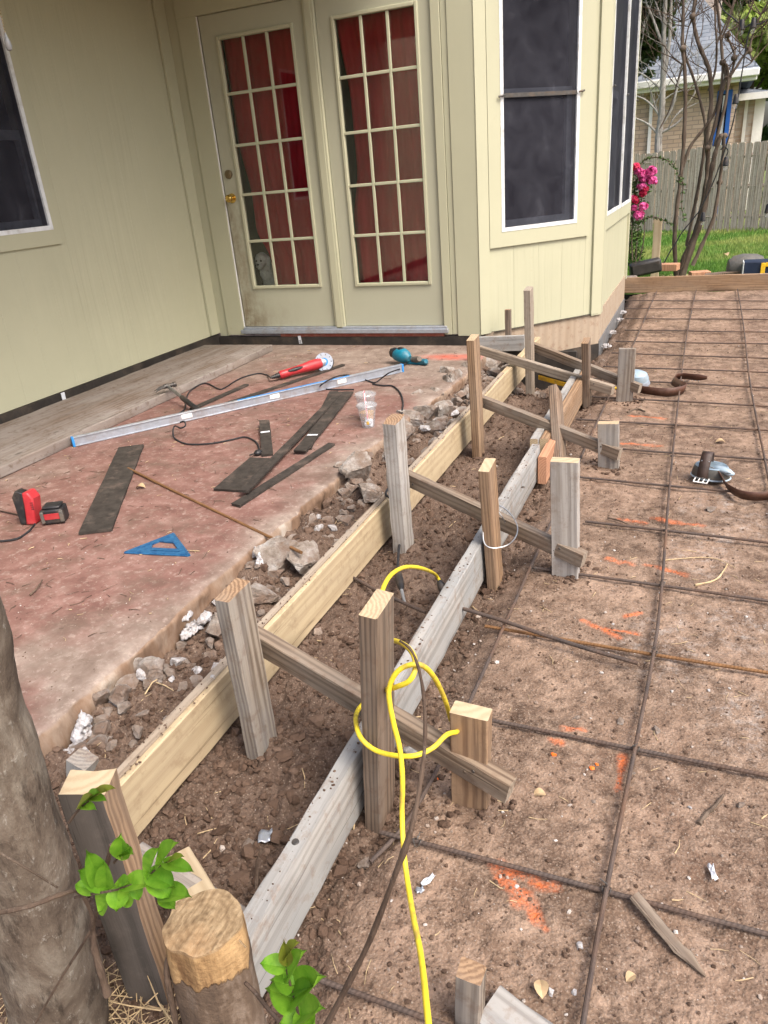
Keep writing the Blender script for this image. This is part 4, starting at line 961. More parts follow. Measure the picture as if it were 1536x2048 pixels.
def window(M, x0, x1, z0, z1, tr, sash=True, bar=None, clips=None, label=None):
    """window built from frame, screen and trim in a wall frame"""
    g = G(); w = .024
    for (a, b, c, d) in ((x0-w, x0, z0-w, z1+w), (x1, x1+w, z0-w, z1+w), (x0, x1, z0-w, z0), (x0, x1, z1, z1+w)): g.box(a, b, -.03, .020, c, d, M)
    fr = part(g, 'window', M_['white'], label=label)
    tx0, tx1, tz0 = tr
    g = G(); g.box(tx0, x0-w, 0, .0175, tz0, z1+.12, M); g.box(x1+w, tx1, 0, .0175, tz0, z1+.12, M); g.box(x0-w, x1+w, 0, .0172, tz0, z0-w, M); g.box(x0-w, x1+w, 0, .0172, z1+w, z1+.12, M)
    part(g, 'window_trim', M_['trim'], fr)
    g = G(); n = 12; nz = 30
    def sag(u, v): return .006 + .006*math.sin(u*3.1)*math.sin(v*9)+(.010*math.sin(u*7+v*3)*max(0, .35-v) if bar else 0)
    vs = [(x0+(x1-x0)*i/n, sag(i/n, j/nz), z0+(z1-z0)*j/nz) for j in range(nz+1) for i in range(n+1)]
    fs = [(j*(n+1)+i, j*(n+1)+i+1, (j+1)*(n+1)+i+1, (j+1)*(n+1)+i) for j in range(nz) for i in range(n)]
    g.add(vs, fs, M); part(g, 'screen', M_['screen'], fr)
    # sash behind the screen
    g = G(); zm = z0+(z1-z0)*.47; s = .04
    g.box(x0, x1, -.07, -.03, zm-.025, zm+.025, M); g.box(x1-s, x1, -.065, -.032, z0, zm, M); g.box(x0, x0+s*.4, -.065, -.032, z0, zm, M); g.box(x0, x1, -.066, -.031, z0, z0+s, M)
    part(g, 'sash', M_['white'], fr)
    g = G(); g.box(x0+.001, x1-.001, -.085, -.08, z0, z1, M); part(g, 'glass', M_['darkroom'], fr)  # opaque dark sheet, the unlit room behind is put into its colour
    for cx in (clips or []):
        g = G(); g.tube([(cx[0]-.022, .03, cx[1]-.003), (cx[0]-.008, .036, cx[1]), (cx[0]+.008, .036, cx[1]+.001), (cx[0]+.024, .028, cx[1]+.004)], .006, 8, M); g.ell((cx[0], .036, cx[1]), (.010, .006, .008), M, 8, 6)
        part(g, 'clip', M_['darksteel'], fr)
    return fr
window(CM(), .19, .752, .893, 2.55, (.074, .884, .775), clips=[(.168, 1.653), (.778, 1.66)], label='window facing the braces')
g = G(); g.box(.19, .752, .012, .020, 1.645, 1.668, CM()); part(g, 'screen_bar', M_['darksteel'])
window(YM, .12, .98, .905, 2.55, (.077, 1.005-.001, .79), bar=True, clips=[(.105, 1.69)], label='nearer bay side window')
window(YM, 1.05, 1.83, .905, 2.55, (1.005, 1.858, .79), bar=True, clips=[(1.02, 1.69), (1.85, 1.69)], label='farther bay side window')
window(LM, 1.476, 2.45, 1.16, 2.16, (1.407, 2.56, 1.055), label='window in the side wall')
# plywood skirts and dark flashing below the siding
def skirt(M, x0, x1, z0, z1, y0, y1, name, mat):
    g = G(); g.box(x0, x1, y0, y1, z0, z1, M); return part(g, name, M_[mat])
skirt(CM(), .03, CL+.006, .0, .224, -.012, .004, 'plywood_skirt', 'ply'); skirt(CM(), .0, CL+.004, -.32, -.002, -.012, .010, 'flashing', 'charcoal2')
skirt(YM, .006, 1.88, .02, .232, -.012, .006, 'plywood_skirt', 'ply'); skirt(YM, .0, 1.88, -.30, .018, -.012, .012, 'flashing', 'ply_gray')
skirt(CM(), .10, CL-.02, .226, .2265, .004, .02, 'drip_edge', 'darksteel')
g = G(); g.box(LX-.02, LX+.012, -1.2, WY, .15, .232); part(g, 'flashing', M_['charcoal2'])
g = G(); g.box(LX+.012, -1.37, WY-.020, WY+.02, .15, .212); part(g, 'flashing', M_['charcoal2'])
g = G(); g.box(-2.95, -1.635, WY-.014, WY+.02, .2125, .238); part(g, 'sill_strip', M_['redstrip'])
g = G(); g.box(-3.29, -1.60, WY-.035, WY+.06, .2385, .268); g.box(-3.27, -1.61, WY-.02, WY+.06, .268, .285); part(g, 'threshold', M_['alu'], bevel=.003)
p = Yp(600, 680, WY-.021); g = G(); g.box(-.012, .012, -.0015, .0, -.030, .030, T(p.x, WY-.0205, p.z+.002) @ RY(R(-6))); s_ = part(g, 'sticker', M_['sticker'])
g = G()
for i in range(7): g.box(-.008, .008, -.002, -.0015, -.026+i*.004, -.024+i*.004, T(p.x, WY-.0205, p.z) @ RY(R(-6)))
part(g, 'print', M_['black'], s_)
p = at(128, 797, 0, LX+.013); g = G(); g.box(0, .0015, -.014, .014, -.032, .036, T(LX+.0125, p.y, .195)); part(g, 'sticker', M_['sticker'])
# dark interior
g = G(); g.box(-3.5, -1.40, 6.6, 6.65, .2, 2.6); g.box(-3.5, -3.45, 5.1, 6.6, .2, 2.6); g.box(-1.45, -1.40, 5.1, 6.6, .2, 2.6); g.box(-3.5, -1.4, 5.1, 6.6, 2.6, 2.65); part(g, 'interior_wall', M_['darkroom'])
g = G(); g.box(-3.5, -1.4, WY+.05, 6.6, .22, .262); part(g, 'interior_floor', M_['stake_brown'])
# unseen ceiling of the covered patio and roof, cut back to let light in
g = G(); g.box(LX, -1.75, .9, WY+.02, 2.66, 2.72); part(g, 'porch_ceiling', M_['trim'])
g = G(); g.add([(-5, .8, 3.0), (-1.65, .8, 2.74), (-1.65, 8.3, 2.74+.26), (-5, 8.3, 3.9), (-5, .8, 3.1), (-1.65, .8, 2.86), (-1.65, 8.3, 3.1), (-5, 8.3, 4.0)],
               [(0, 3, 2, 1), (4, 5, 6, 7), (0, 1, 5, 4), (1, 2, 6, 5), (2, 3, 7, 6), (3, 0, 4, 7)]); part(g, 'roof', M_['shingle'])
g = G(); g.add([(-1.0, 4.9, 2.9), (-.45, 4.9, 2.9), (-.45, 8.2, 2.9), (-1.0, 8.2, 2.9), (-1.0, 4.9, 3.0), (-.45, 4.9, 2.94), (-.45, 8.2, 2.94), (-1.0, 8.2, 3.0)],
               [(0, 3, 2, 1), (4, 5, 6, 7), (0, 1, 5, 4), (1, 2, 6, 5), (2, 3, 7, 6), (3, 0, 4, 7)]); part(g, 'eave', M_['trim'])
# french doors
M_['door_clean'] = sidingmat('clean_painted_door', None, True, (.40, .40, .30))
def french(x0, x1, gx0, gx1, gz0, gz1, hinge_mull, name, label):
    z0, z1 = .288, 2.33; yf = WY+.006; yb = yf+.042
    M = T(x0, yf, z0)
    g = G()
    for (a, b, c, d) in ((x0, gx0-.022, z0, z1), (gx1+.022, x1, z0, z1), (gx0-.022, gx1+.022, z0, gz0-.022), (gx0-.022, gx1+.022, gz1+.022, z1)): g.box(a-x0, b-x0, 0, .042, c-z0, d-z0)
    g.v = [tuple(M @ Vector(v)) for v in g.v]
    dr = g.build('door', M_['door'] if 'scuffed' in label else M_['door_clean'], house, M=None); 
    # re-origin at the leaf's lower latch corner so that the wear pattern sits on the leaf
    d = M.inverted() @ W[dr.name]; dr.data.transform(d); W[dr.name] = M; dr.matrix_basis = W['house'].inverted() @ M
    dr['label'] = label
    g = G(); w = .022
    for (a, b, c, d_) in ((gx0-w, gx0, gz0-w, gz1+w), (gx1, gx1+w, gz0-w, gz1+w), (gx0, gx1, gz0-w, gz0), (gx0, gx1, gz1, gz1+w)): g.box(a, b, yf-.012, yf+.03, c, d_)
    part(g, 'glazing_frame', M_['trim'], dr, bevel=.004)
    g = G(); nx, nz = 3, 5; m = .0095
    for i in range(1, nx):
        x = gx0+(gx1-gx0)*i/nx; g.box(x-m, x+m, yf-.004, yf+.012, gz0, gz1)
    for j in range(1, nz):
        z = gz0+(gz1-gz0)*j/nz
        for i in range(nx):
            xa = gx0+(gx1-gx0)*i/nx+(m if i else 0); xb = gx0+(gx1-gx0)*(i+1)/nx-(m if i < nx-1 else 0); g.box(xa, xb, yf-.0035, yf+.011, z-m, z+m)
    part(g, 'muntin_grid', M_['trim'], dr, bevel=.003)
    g = G(); g.box(gx0, gx1, yf+.014, yf+.018, gz0, gz1); part(g, 'glass', M_['glass'], dr)
    return dr
d1 = french(-3.262, -2.482, -3.122, -2.579, .590, 2.180, 0, 'door', 'left door with knob and scuffed latch side')
d2 = french(-2.392, -1.636, -2.268, -1.735, .586, 2.178, 0, 'door', 'right door, clean')
g = G(); g.box(-2.478, -2.396, WY-.014, WY+.05, .270, 2.36); part(g, 'door_mullion', M_['trim'], bevel=.006)
g = G(); g.box(-2.462, -2.412, WY-.020, WY-.014, .272, 2.36); part(g, 'mullion_bead', M_['trim'], bevel=.003)
g = G(); g.box(-3.2715, -3.2640, WY-.008, WY-.002, .288, 2.33); part(g, 'light_gap_strip', M_['paint_white'], d1)  # white painted strip in place of the light gap beside the leaf
kp = Yp(459, 397, WY-.03); g = G(); MK = T(kp.x, WY+.006, kp.z) @ RX(R(90))
g.lathe([(0, 0), (.033, 0), (.033, .004), (.014, .008), (.012, .022), (.022, .030), (.027, .042), (.025, .054), (.016, .060), (.012, .058), (0, .058)], 24, MK); kn = part(g, 'door_knob', M_['brass'], d1)
kp = Yp(455, 349, WY-.01); g = G(); MK = T(kp.x, WY+.006, kp.z) @ RX(R(90)); g.lathe([(0, 0), (.031, 0), (.029, .010), (.020, .013), (.018, .018), (0, .018)], 24, MK); g.box(-.003, .003, -.010, .010, .018, .022, MK); part(g, 'deadbolt', M_['brassold'], d1)
# ---- curtains
def curtain(x0f, x1, z0, z1, label, phase=0.0, y=WY+.085):
    nx, nz = 70, 60; vs = []; fs = []
    for j in range(nz+1):
        v = j/nz; z = z0+(z1-z0)*v; xa = x0f(z)
        for i in range(nx+1):
            u = i/nx; x = xa+(x1-xa)*u
            vs.append((x, y+.012*math.sin(u*26+phase+1.5*math.sin(v*2))+.006*math.sin(u*61+v*3)+.004*math.sin(v*17+u*5)*(1-v), z))
    for j in range(nz):
        for i in range(nx): fs.append((j*(nx+1)+i, j*(nx+1)+i+1, (j+1)*(nx+1)+i+1, (j+1)*(nx+1)+i))
    g = G(); g.add(vs, fs); o = g.build('curtain', M_['cloth']); s = o.modifiers.new('s', 'SOLIDIFY'); s.thickness = .002
    return tag(o, label, 'curtain')
curtain(lambda z: -3.15+.05*sm((1.6-z)/.4)+.095*sm((1.0-z)/.25), -2.53, .30, 2.30, 'dark red curtain behind the left french door, pulled aside at its lower left corner')
curtain(lambda z: -2.29+.055*sm((2.2-z)/.5)*sm((z-1.0)/.35), -1.69, .30, 2.30, 'bright red curtain behind the right french door', 2)
# ---- dog peeping through the lowest left pane
def dog():
    c = Yp(519, 528, WY+.062)
    g = G(); x, y, z = c.x, c.y+.035, c.z
    E_ = g.ell
    E_((x, y+.01, z+.035), (.050, .045, .045)); E_((x+.002, y-.028, z-.012), (.030, .034, .026)); E_((x, y-.01, z+.01), (.044, .036, .036))
    E_((x-.048, y+.02, z+.005), (.018, .022, .045)); E_((x+.048, y+.02, z+.005), (.018, .022, .045))
    E_((x, y-.03, z-.030), (.020, .022, .012))
    E_((x, y+.07, z-.07), (.055, .075, .08)); E_((x, y+.17, z-.13), (.075, .15, .085)); E_((x-.03, y+.08, z-.16), (.026, .03, .10)); E_((x+.03, y+.08, z-.16), (.026, .03, .10))
    E_((x-.035, y+.26, z-.17), (.035, .045, .08)); E_((x+.035, y+.26, z-.17), (.035, .045, .08)); E_((x-.033, y+.075, z-.245), (.024, .035, .02)); E_((x+.033, y+.075, z-.245), (.024, .035, .02))
    E_((x-.037, y+.25, z-.235), (.024, .036, .02)); E_((x+.037, y+.25, z-.235), (.024, .036, .02)); E_((x, y+.33, z-.06), (.02, .03, .05))
    b = g.build('dog', M_['fur']); r = b.modifiers.new('r', 'REMESH'); r.mode = 'VOXEL'; r.voxel_size = .005; r.use_smooth_shade = True
    tx = bpy.data.textures.new('curl', 'CLOUDS'); tx.noise_scale = .014; d = b.modifiers.new('d', 'DISPLACE'); d.texture = tx; d.strength = .012; d.mid_level = .5; d.texture_coords = 'LOCAL'
    tag(b, 'small white curly-haired dog peeping through the lowest left pane of the left door', 'dog')
    g = G(); g.ell((x+.002, y-.064, z-.002), (.0105, .008, .008)); g.build('nose', M_['black'], b)
    for s in (-1, 1):
        g = G(); g.ell((x+s*.019, y-.040, z+.022), (.0085, .006, .0085)); g.build('eye', M_['black'], b)
    g = G(); g.tube([(x-.012, y-.052, z-.024), (x, y-.056, z-.021), (x+.013, y-.052, z-.024)], .0022, 6); g.build('mouth', M_['black'], b)
dog()
# ---- pull chain
cp = Yp(16, 88, 2.3); t = thing('pull_chain', (cp.x, cp.y, cp.z), 'thin ceiling pull chain with grey teardrop fob at the top left', 'pull chain')
g = G(); 
for i in range(90): g.ell((cp.x+.002*math.sin(i*.05), cp.y, cp.z+.035+i*.009), (.0022, .0022, .004), None, 6, 4)
g.build('chain', M_['brassold'], t)
g = G(); g.lathe([(0, -.022), (.008, -.018), (.0115, -.006), (.009, .010), (.004, .024), (.002, .034), (0, .034)], 16, T(*cp)); g.build('fob', M_['ply_gray'], t)
# ---- platform plank by the side wall
o = lumber('platform_plank', (-3.150, 1.2, .176), (-3.205, 4.72, .176), .60, .050, (1, 0, 0), M_['plank'], None, M_['stake_tan'], .0015, .004)
tag(o, 'wide stained wooden plank lying along the side wall flashing', 'plank')
# ================================================================== TOOLS AND SCRAP ON THE PATIO
ZD = .152
def cordpath(pts, z=ZD+.004, n=6): return spline([Zp(p[0], p[1], p[2] if len(p) > 2 else z) for p in pts], n)
# spirit level
A, B = Zp(146, 893, ZD), Zp(806, 743, ZD); M = frame(A, B, (0, 0, 1)); L = (B-A).length
t = thing('spirit_level', A, 'long aluminium spirit level with blue vial strips lying diagonally on the patio', 'spirit level')
sec = [(.0, -.013), (.058, -.013), (.058, .013), (0, .013)]
g = G(); g.box(0, .006, -.0135, .0135, .004, L-.004, M); g.box(.042, .048, -.0135, .0135, .004, L-.004, M); g.box(.006, .042, -.009, .009, .004, L-.004, M); g.build('rail', M_['alu'], t, bevel=.001)
for a in (0, L-.012):
    g = G(); g.box(-.001, .049, -.0145, .0145, a, a+.012, M); g.build('end_cap', M_['blue'], t, bevel=.002)
for a, b in ((.50, .70), (.72, .87)):
    g = G(); g.box(.0481, .0492, -.009, .009, L*a/1.0*.9, L*b*.93, M); g.build('label_strip', M_['blue'], t)
for a in (.30, .56, .78):
    z_ = L*a; g = G(); g.box(.014, .040, -.0115, .0115, z_-.03, z_+.03, M); v_ = g.build('vial_block', M_['paint_white'], t, bevel=.003)
    g = G(); g.tube([(.028, -.0118, z_-.016), (.028, -.0118, z_+.016)], .006, 8, M); g.build('vial', M_['toolyellow'], v_)
# hammer
A, B = Zp(397, 806, .215), Zp(335, 776, .228); A.z = .166; B.z = .24
t = thing('hammer', (B.x, B.y, .2), 'steel claw hammer with black grip resting across the plank edge', 'hammer')
M = frame(A, B, (0, 0, 1)); L = (B-A).length
g = G(); g.tube([(0, 0, 0), (0, 0, .02), (0, 0, .09), (0, 0, L*.52), (0, 0, L*.55)], [.012, .0165, .013, .0145, .010], 12, M, flat=1.25); g.build('grip', M_['black'], t)
g = G(); g.tube([(0, 0, L*.5), (0, 0, L*.95)], .0085, 10, M, flat=1.4); g.build('shaft', M_['steel'], t)
g = G(); g.tube([(0, .055, L), (0, .038, L)], .0155, 14, M); g.tube([(0, .04, L), (0, .0, L), (0, -.02, L)], [.011, .014, .013], 12, M)
for s in (-1, 1): g.tube([(0, -.015, L+s*.003), (-.004, -.045, L+s*.006), (-.018, -.078, L+s*.013)], [.010, .007, .002], 8, M)
g.build('head', M_['darksteel'], t)
# dark joint-filler strips
def strip(p0, p1, w, label, zz=ZD, th=.010, mat='charcoal', taper=1.0, lift=0.0, sticker=None, group='dark fibre strips on the patio', bend=0.0):
    a, b = Zp(p0[0], p0[1], zz), Zp(p1[0], p1[1], zz); b.z += lift
    M = frame(a, b, (1, 0, 0)); x = Vector((0, 0, 1)).cross((b-a).normalized()).normalized(); M = frame(a, b, x); L = (b-a).length
    n = 14; g = G(); vs = []; fs = []; rs = random.Random(int(p0[0]))
    for i in range(n+1):
        u = i/n; ww = w*(1+(taper-1)*u)/2; o_ = bend*math.sin(u*3.14)
        for (sx, sy) in ((-1, 0), (-1, 1), (1, 1), (1, 0)):
            vs.append((sx*(ww+rs.uniform(-.0012, .0012))+o_, (-sy*th if M.col[1][2] < 0 else sy*th), L*u+(sx*rs.uniform(0, .006) if i in (0, n) else 0)))
    for i in range(n):
        for j in range(4): k = (j+1) % 4; fs.append((i*4+j, i*4+k, i*4+4+k, i*4+4+j))
    fs += [(3, 2, 1, 0), tuple(n*4+j for j in range(4))]
    g.add(vs, fs); o = g.build('filler_strip', M_[mat], None, M); tag(o, label, 'strip', group)
    if sticker is not None:
        sg = -1 if M.col[1][2] < 0 else 1; g = G(); g.box(-w/2*.85+bend*.8, w/2*.85+bend*.8, sg*(th), sg*(th+.0008), L*sticker-.009, L*sticker+.009)
        g.v = [tuple(M @ Vector(v)) for v in g.v]; g.build('sticker', M_['sticker'], o)
    return o
strip((191, 1066), (263, 895), .120, 'widest dark strip lying alone on the near left of the patio')
strip((535, 912), (530, 851), .052, 'short dark strip with white sticker beside the black plug', sticker=.62, lift=.02)
strip((612, 900), (668, 785), .050, 'dark strip lying underneath the stickered long strip, its lower end showing', zz=ZD)
strip((455, 983), (525, 920), .125, 'short wide dark strip, left one of the middle pile')
strip((600, 905), (697, 786), .060, 'long dark strip with white sticker near its lower end', sticker=.22, zz=ZD+.011)
strip((488, 985), (680, 783), .042, 'longest narrow dark strip crossing the middle pile', zz=ZD+.022, lift=-.01)
strip((472, 1013), (664, 890), .044, 'narrow dark strip nearest the patio edge', taper=.8)
strip((436, 815), (688, 731), .034, 'narrow dark strip lying just in front of the red grinder', taper=.85)
strip((383, 820), (494, 771), .034, 'small narrow dark strip near the hammer grip')
# blue square (right triangle with fence and slots)
p0, p1, p2 = Zp(250, 1106, ZD), Zp(377, 1112, ZD), Zp(345, 1069, ZD)
t = thing('speed_square', p1, 'small blue metal triangle square lying on the red patio', 'square')
def tri(s0, s1=None): 
    c = (p0+p1+p2)/3; return [c+(q-c)*s0 for q in (p0, p1, p2)]
out = tri(1); inn = tri(.70); g = G()
def slab(g, a, b, c, d, z0, z1): 
    v = [Vector((q.x, q.y, z)) for z in (z0, z1) for q in (a, b, c, d)]; g.add(v, [(3, 2, 1, 0), (4, 5, 6, 7), (0, 1, 5, 4), (1, 2, 6, 5), (2, 3, 7, 6), (3, 0, 4, 7)])
for i in range(3): j = (i+1) % 3; slab(g, out[i], out[j], inn[j], inn[i], ZD, ZD+.006)
m0 = p0*.18+p2*.82; m1 = p1*.25+p2*.75
i2 = tri(.70); slab(g, i2[0]*.30+i2[2]*.70, i2[1]*.36+i2[2]*.64, i2[2], i2[2]*.98+i2[0]*.02, ZD+.0003, ZD+.0055)
slab(g, i2[0], i2[0]*.68+i2[1]*.32, i2[0]*.50+i2[2]*.50, i2[0]*.62+i2[2]*.38, ZD+.0003, ZD+.0055)
slab(g, i2[0]*.95+i2[2]*.05, i2[1]*.95+i2[2]*.05, i2[1]*.78+i2[2]*.22, i2[0]*.78+i2[2]*.22, ZD+.0004, ZD+.0053)
g.build('plate', M_['squareblue'], t)
g = G(); g.tube([p1+Vector((.002, 0, .002)), p2+Vector((.002, 0, .002))], .006, 6); g.tube([p0+Vector((0, -.002, .002)), p1+Vector((0, -.002, .002))], .0035, 6); g.build('fence_lip', M_['squareblue'], t)
# angle grinder
A, B = Zp(550, 753, ZD+.028), Zp(648, 724, ZD+.055); 
t = thing('angle_grinder', (A.x, A.y, ZD), 'red corded angle grinder with round cutting disc lying near the door', 'angle grinder')
M = frame(A, B, (0, 0, 1)); L = (B-A).length
g = G(); g.tube([(0, 0, .03), (0, 0, .045), (0, 0, .12), (.0, 0, .20), (0, 0, .25), (0, 0, .30), (0, 0, .325)], [.020, .026, .024, .028, .034, .034, .030], 16, M); g.build('body', M_['red'], t)
g = G(); g.tube([(0, 0, -.03), (0, 0, 0), (0, 0, .034)], [.006, .010, .016], 12, M)
for i in range(4): g.tube([(0, 0, -.02+.012*i), (0, 0, -.014+.012*i)], .011+.002*i, 10, M)
g.build('cord_boot', M_['black'], t)
g = G(); g.ell((.012, .016, .14), (.012, .014, .062), M, 12, 8); g.build('switch', M_['black'], t)
g = G(); g.tube([(0, 0, .318), (0, 0, .345), (0, 0, L-.005)], [.030, .028, .024], 14, M); g.build('gear_head', M_['alu'], t)
dirc = (CO-B); dirc = Vector((dirc.x, dirc.y, dirc.z*1.2)).normalized(); D = frame(B+dirc*.012, B+dirc*.03, (0, 0, 1))
g = G(); n_ = 48; prof = [(.022, .003), (.058, .003), (.0585, .0015), (.058, 0), (.022, 0)]
g.lathe(prof, n_, D); dsc = g.build('disc', M_['alu'], t)
g = G()
for i in range(10): g.box(-.0022, .0022, .043, .052, -.0006, .0035, D @ RZ(i*2*math.pi/10))
g.build('segment_slot', M_['darksteel'], dsc)
g = G(); g.lathe([(0, .0042), (.026, .0042), (.026, .003), (0, .003)], 24, D); g.build('disc_label', M_['blue'], dsc)
g = G(); g.lathe([(0, .014), (.009, .014), (.010, .006), (.016, .0045), (0, .0043)], 12, D); g.build('flange_nut', M_['steel'], dsc)
g = G(); vs = []; fs = []
for i in range(25):
    a = math.pi*(.55+i/24*1.0)
    for r_, z_ in ((.062, .006), (.064, -.016), (.02, -.018)): vs.append((r_*math.cos(a), r_*math.sin(a), z_))
for i in range(24):
    for j in range(2): fs.append((i*3+j, i*3+j+1, i*3+4+j, i*3+3+j))
g.add(vs, fs, D); o = g.build('guard', M_['darksteel'], t); s_ = o.modifiers.new('s', 'SOLIDIFY'); s_.thickness = .0015
P = [A+(A-B).normalized()*.03]+cordpath([(535, 750), (515, 747), (480, 757), (450, 775), (438, 778), (418, 768), (405, 767), (385, 778), (375, 790), (372, 805), (368, 820), (345, 833), (332, 840)])
g = G(); g.tube(P, .0042, 8); g.build('power_cord', M_['rubber'], t)
# cord lying in front of the level with a plug
P = cordpath([(360, 845, ZD+.06), (368, 843, ZD+.065), (371, 851, ZD+.06), (362, 856, ZD+.05), (350, 852, ZD+.05), (346, 862, ZD+.03), (350, 877), (375, 888), (420, 887), (460, 880), (490, 874), (512, 884), (519, 900)])
t = thing('power_cord', P[0], 'thin black power cord looping in front of the spirit level to a plug', 'cord')
g = G(); g.tube(P, .0040, 8); g.build('cable', M_['rubber'], t); q = Zp(516, 905, ZD+.012)
g = G(); g.ell((q.x, q.y, q.z), (.018, .022, .014), None, 14, 8); g.tube([(q.x-.01, q.y-.015, q.z), (q.x-.02, q.y-.04, q.z)], .0035, 6); g.build('plug', M_['black'], t)
# teal power tool
C0 = Zp(820, 722, ZD); t = thing('hand_sander', (C0.x, C0.y, ZD), 'teal handheld power tool lying at the far end of the patio', 'power tool')
Lf, Rt = Zp(795, 712, ZD+.05), Zp(843, 722, ZD+.035)
M = frame(Lf, Rt, (0, 0, 1)); L = (Rt-Lf).length
g = G(); g.tube([(0, 0, -.02), (.01, 0, .01), (.012, 0, .05), (.006, 0, .08), (0, 0, .10)], [.030, .044, .046, .036, .02], 16, M); g.build('motor_housing', M_['teal'], t)
g = G()
for i in range(5): g.box(-.036, -.030+.07, -.0455, -.040, .0+i*.010, .004+i*.010, M)
g.build('vent', M_['black'], t)
g = G(); g.tube([(-.02, -.01, .03), (-.030, -.035, .07), (-.028, -.045, .12), (-.014, -.04, L+.005), (-.004, -.02, L+.02)], [.020, .022, .021, .020, .012], 14, M); g.build('handle', M_['teal'], t)
g = G(); g.tube([(-.012, -.03, .10), (-.006, -.030, .14), (.006, -.015, .17)], [.018, .022, .016], 12, M); g.build('rubber_grip', M_['padgray'], t)
g = G(); g.tube([(.015, .0, -.045), (.018, 0, -.02)], [.030, .034], 18, M); g.ell((.045, .0, .03), (.018, .022, .03), M); g.build('knob', M_['black'], t)
P = [M @ Vector((-.03, -.03, .06))]+cordpath([(800, 738, ZD+.02), (780, 745, ZD+.07), (765, 755, ZD+.03), (750, 765), (732, 760), (712, 753), (690, 750), (668, 755, ZD+.055), (645, 768, ZD+.055), (641, 775), (660, 779), (700, 779), (708, 779)])
g = G(); g.tube(P, .0042, 8); g.build('power_cord', M_['rubber'], t)
# extension lead going over the edge, down the split stake to a black plug in the trench
P = cordpath([(745, 768, ZD+.005), (765, 771), (785, 772), (800, 785), (806, 805, ZD+.004), (804, 822, ZD+.004)])
P += spline([P[-1], (-1.225, 3.02, .145), (-1.18, 2.85, .09), (-1.09, 2.62, .12), Vector((-1.045, 2.50, .165)), Zp(772, 985, .16), Zp(785, 1003, .15), Zp(797, 1040, .06), Zp(800, 1075, .02), Zp(797, 1105, .015), Zp(795, 1140, .02)], 6)[1:]
t = thing('extension_lead', P[-1], 'black extension lead running off the patio over the yellow board to a plug', 'cord')
g = G(); g.tube(P, .0046, 8); g.build('cable', M_['rubber'], t)
a, b = Zp(795, 1142, .02), Zp(803, 1180, .02); g = G(); g.tube([a, a.lerp(b, .15), a.lerp(b, .5), a.lerp(b, .85), b], [.006, .013, .014, .011, .006], 12); g.build('plug', M_['black'], t)
g = G(); g.tube([b, Zp(808, 1200, .01), Zp(812, 1208, .005)], [.006, .005, .002], 8); g.build('plug_tail', M_['ply_gray'], t)
# cups
def cup(px, py, h, rt, rb, label, juice, zb=ZD, ice=0):
    c = Zp(px, py, zb); t = thing('plastic_cup', (c.x, c.y, zb), label, 'cup'); M = T(c.x, c.y, zb)
    g = G(); th = .0012
    g.lathe([(0, 0), (rb, 0), (rb+(rt-rb)*.5, h*.5), (rt, h), (rt+.003, h+.001), (rt+.003, h+.004), (rt-.002, h+.003), (rt-.002, h-.001), (rb+(rt-rb)*.5-.0015, h*.5), (rb-.0015, .002), (0, .002)], 32, M); g.build('cup_wall', M_['cupplastic'], t)
    g = G(); g.lathe([(rt-.006, h+.010), (rt+.001, h+.010), (rt+.0045, h+.006), (rt+.0045, h-.002), (rt+.0035, h-.002), (rt+.0035, h+.005), (rt+.001, h+.009), (rt-.006, h+.009)], 32, M)
    g.lathe([(0, h+.0065), (rt-.006, h+.0068), (rt-.006, h+.0075), (0, h+.0072)], 32, M); g.build('lid', M_['cupplastic'], t)
    if juice:
        g = G(); k = juice; g.lathe([(0, .003), (rb-.002, .003), (rb-.002+(rt-rb)*k, h*k), (0, h*k)], 28, M); g.build('juice', M_['juice'], t)
    g = G(); rs = random.Random(3)
    for i in range(ice): a = rs.random()*6.28; r = rs.random()*rb*.6; s = .010; g.box(-s, s, -s, s, -s, s, M @ T(r*math.cos(a), r*math.sin(a), h*juice+.006) @ RZ(a) @ RX(a*2))
    if ice: g.build('ice', M_['cupplastic'], t, bevel=.002)
    return t, c, M
t, c, M = cup(735, 838, .125, .050, .033, 'clear plastic cup with lid and orange juice left in it, the rear of two', .30)
t, c, M = cup(737, 853, .105, .047, .030, 'clear plastic cup with a striped straw and white ice, the front of two', .0)
g = G(); g.tube([(c.x, c.y, ZD+.006), (c.x-.022, c.y+.03, ZD+.17)], .0042, 10); g.build('straw', M_['straw'], t)
g = G(); rs = random.Random(2)
for i in range(16):
    a = rs.random()*6.28; r = rs.random()*.018; s = .008; g.box(-s, s, -s, s, -s, s, T(c.x+r*math.cos(a), c.y+r*math.sin(a), ZD+.010+rs.random()*.024) @ RZ(a) @ RX(a*2))
g.build('ice', M_['sticker'], t, bevel=.002)
q = Zp(745, 846, ZD+.02); g = G(); g.box(-.006, .006, -.0015, .0, -.008, .008, T(c.x+.012, c.y-.031, ZD+.028)); g.build('mark', M_['toolyellow'], t)
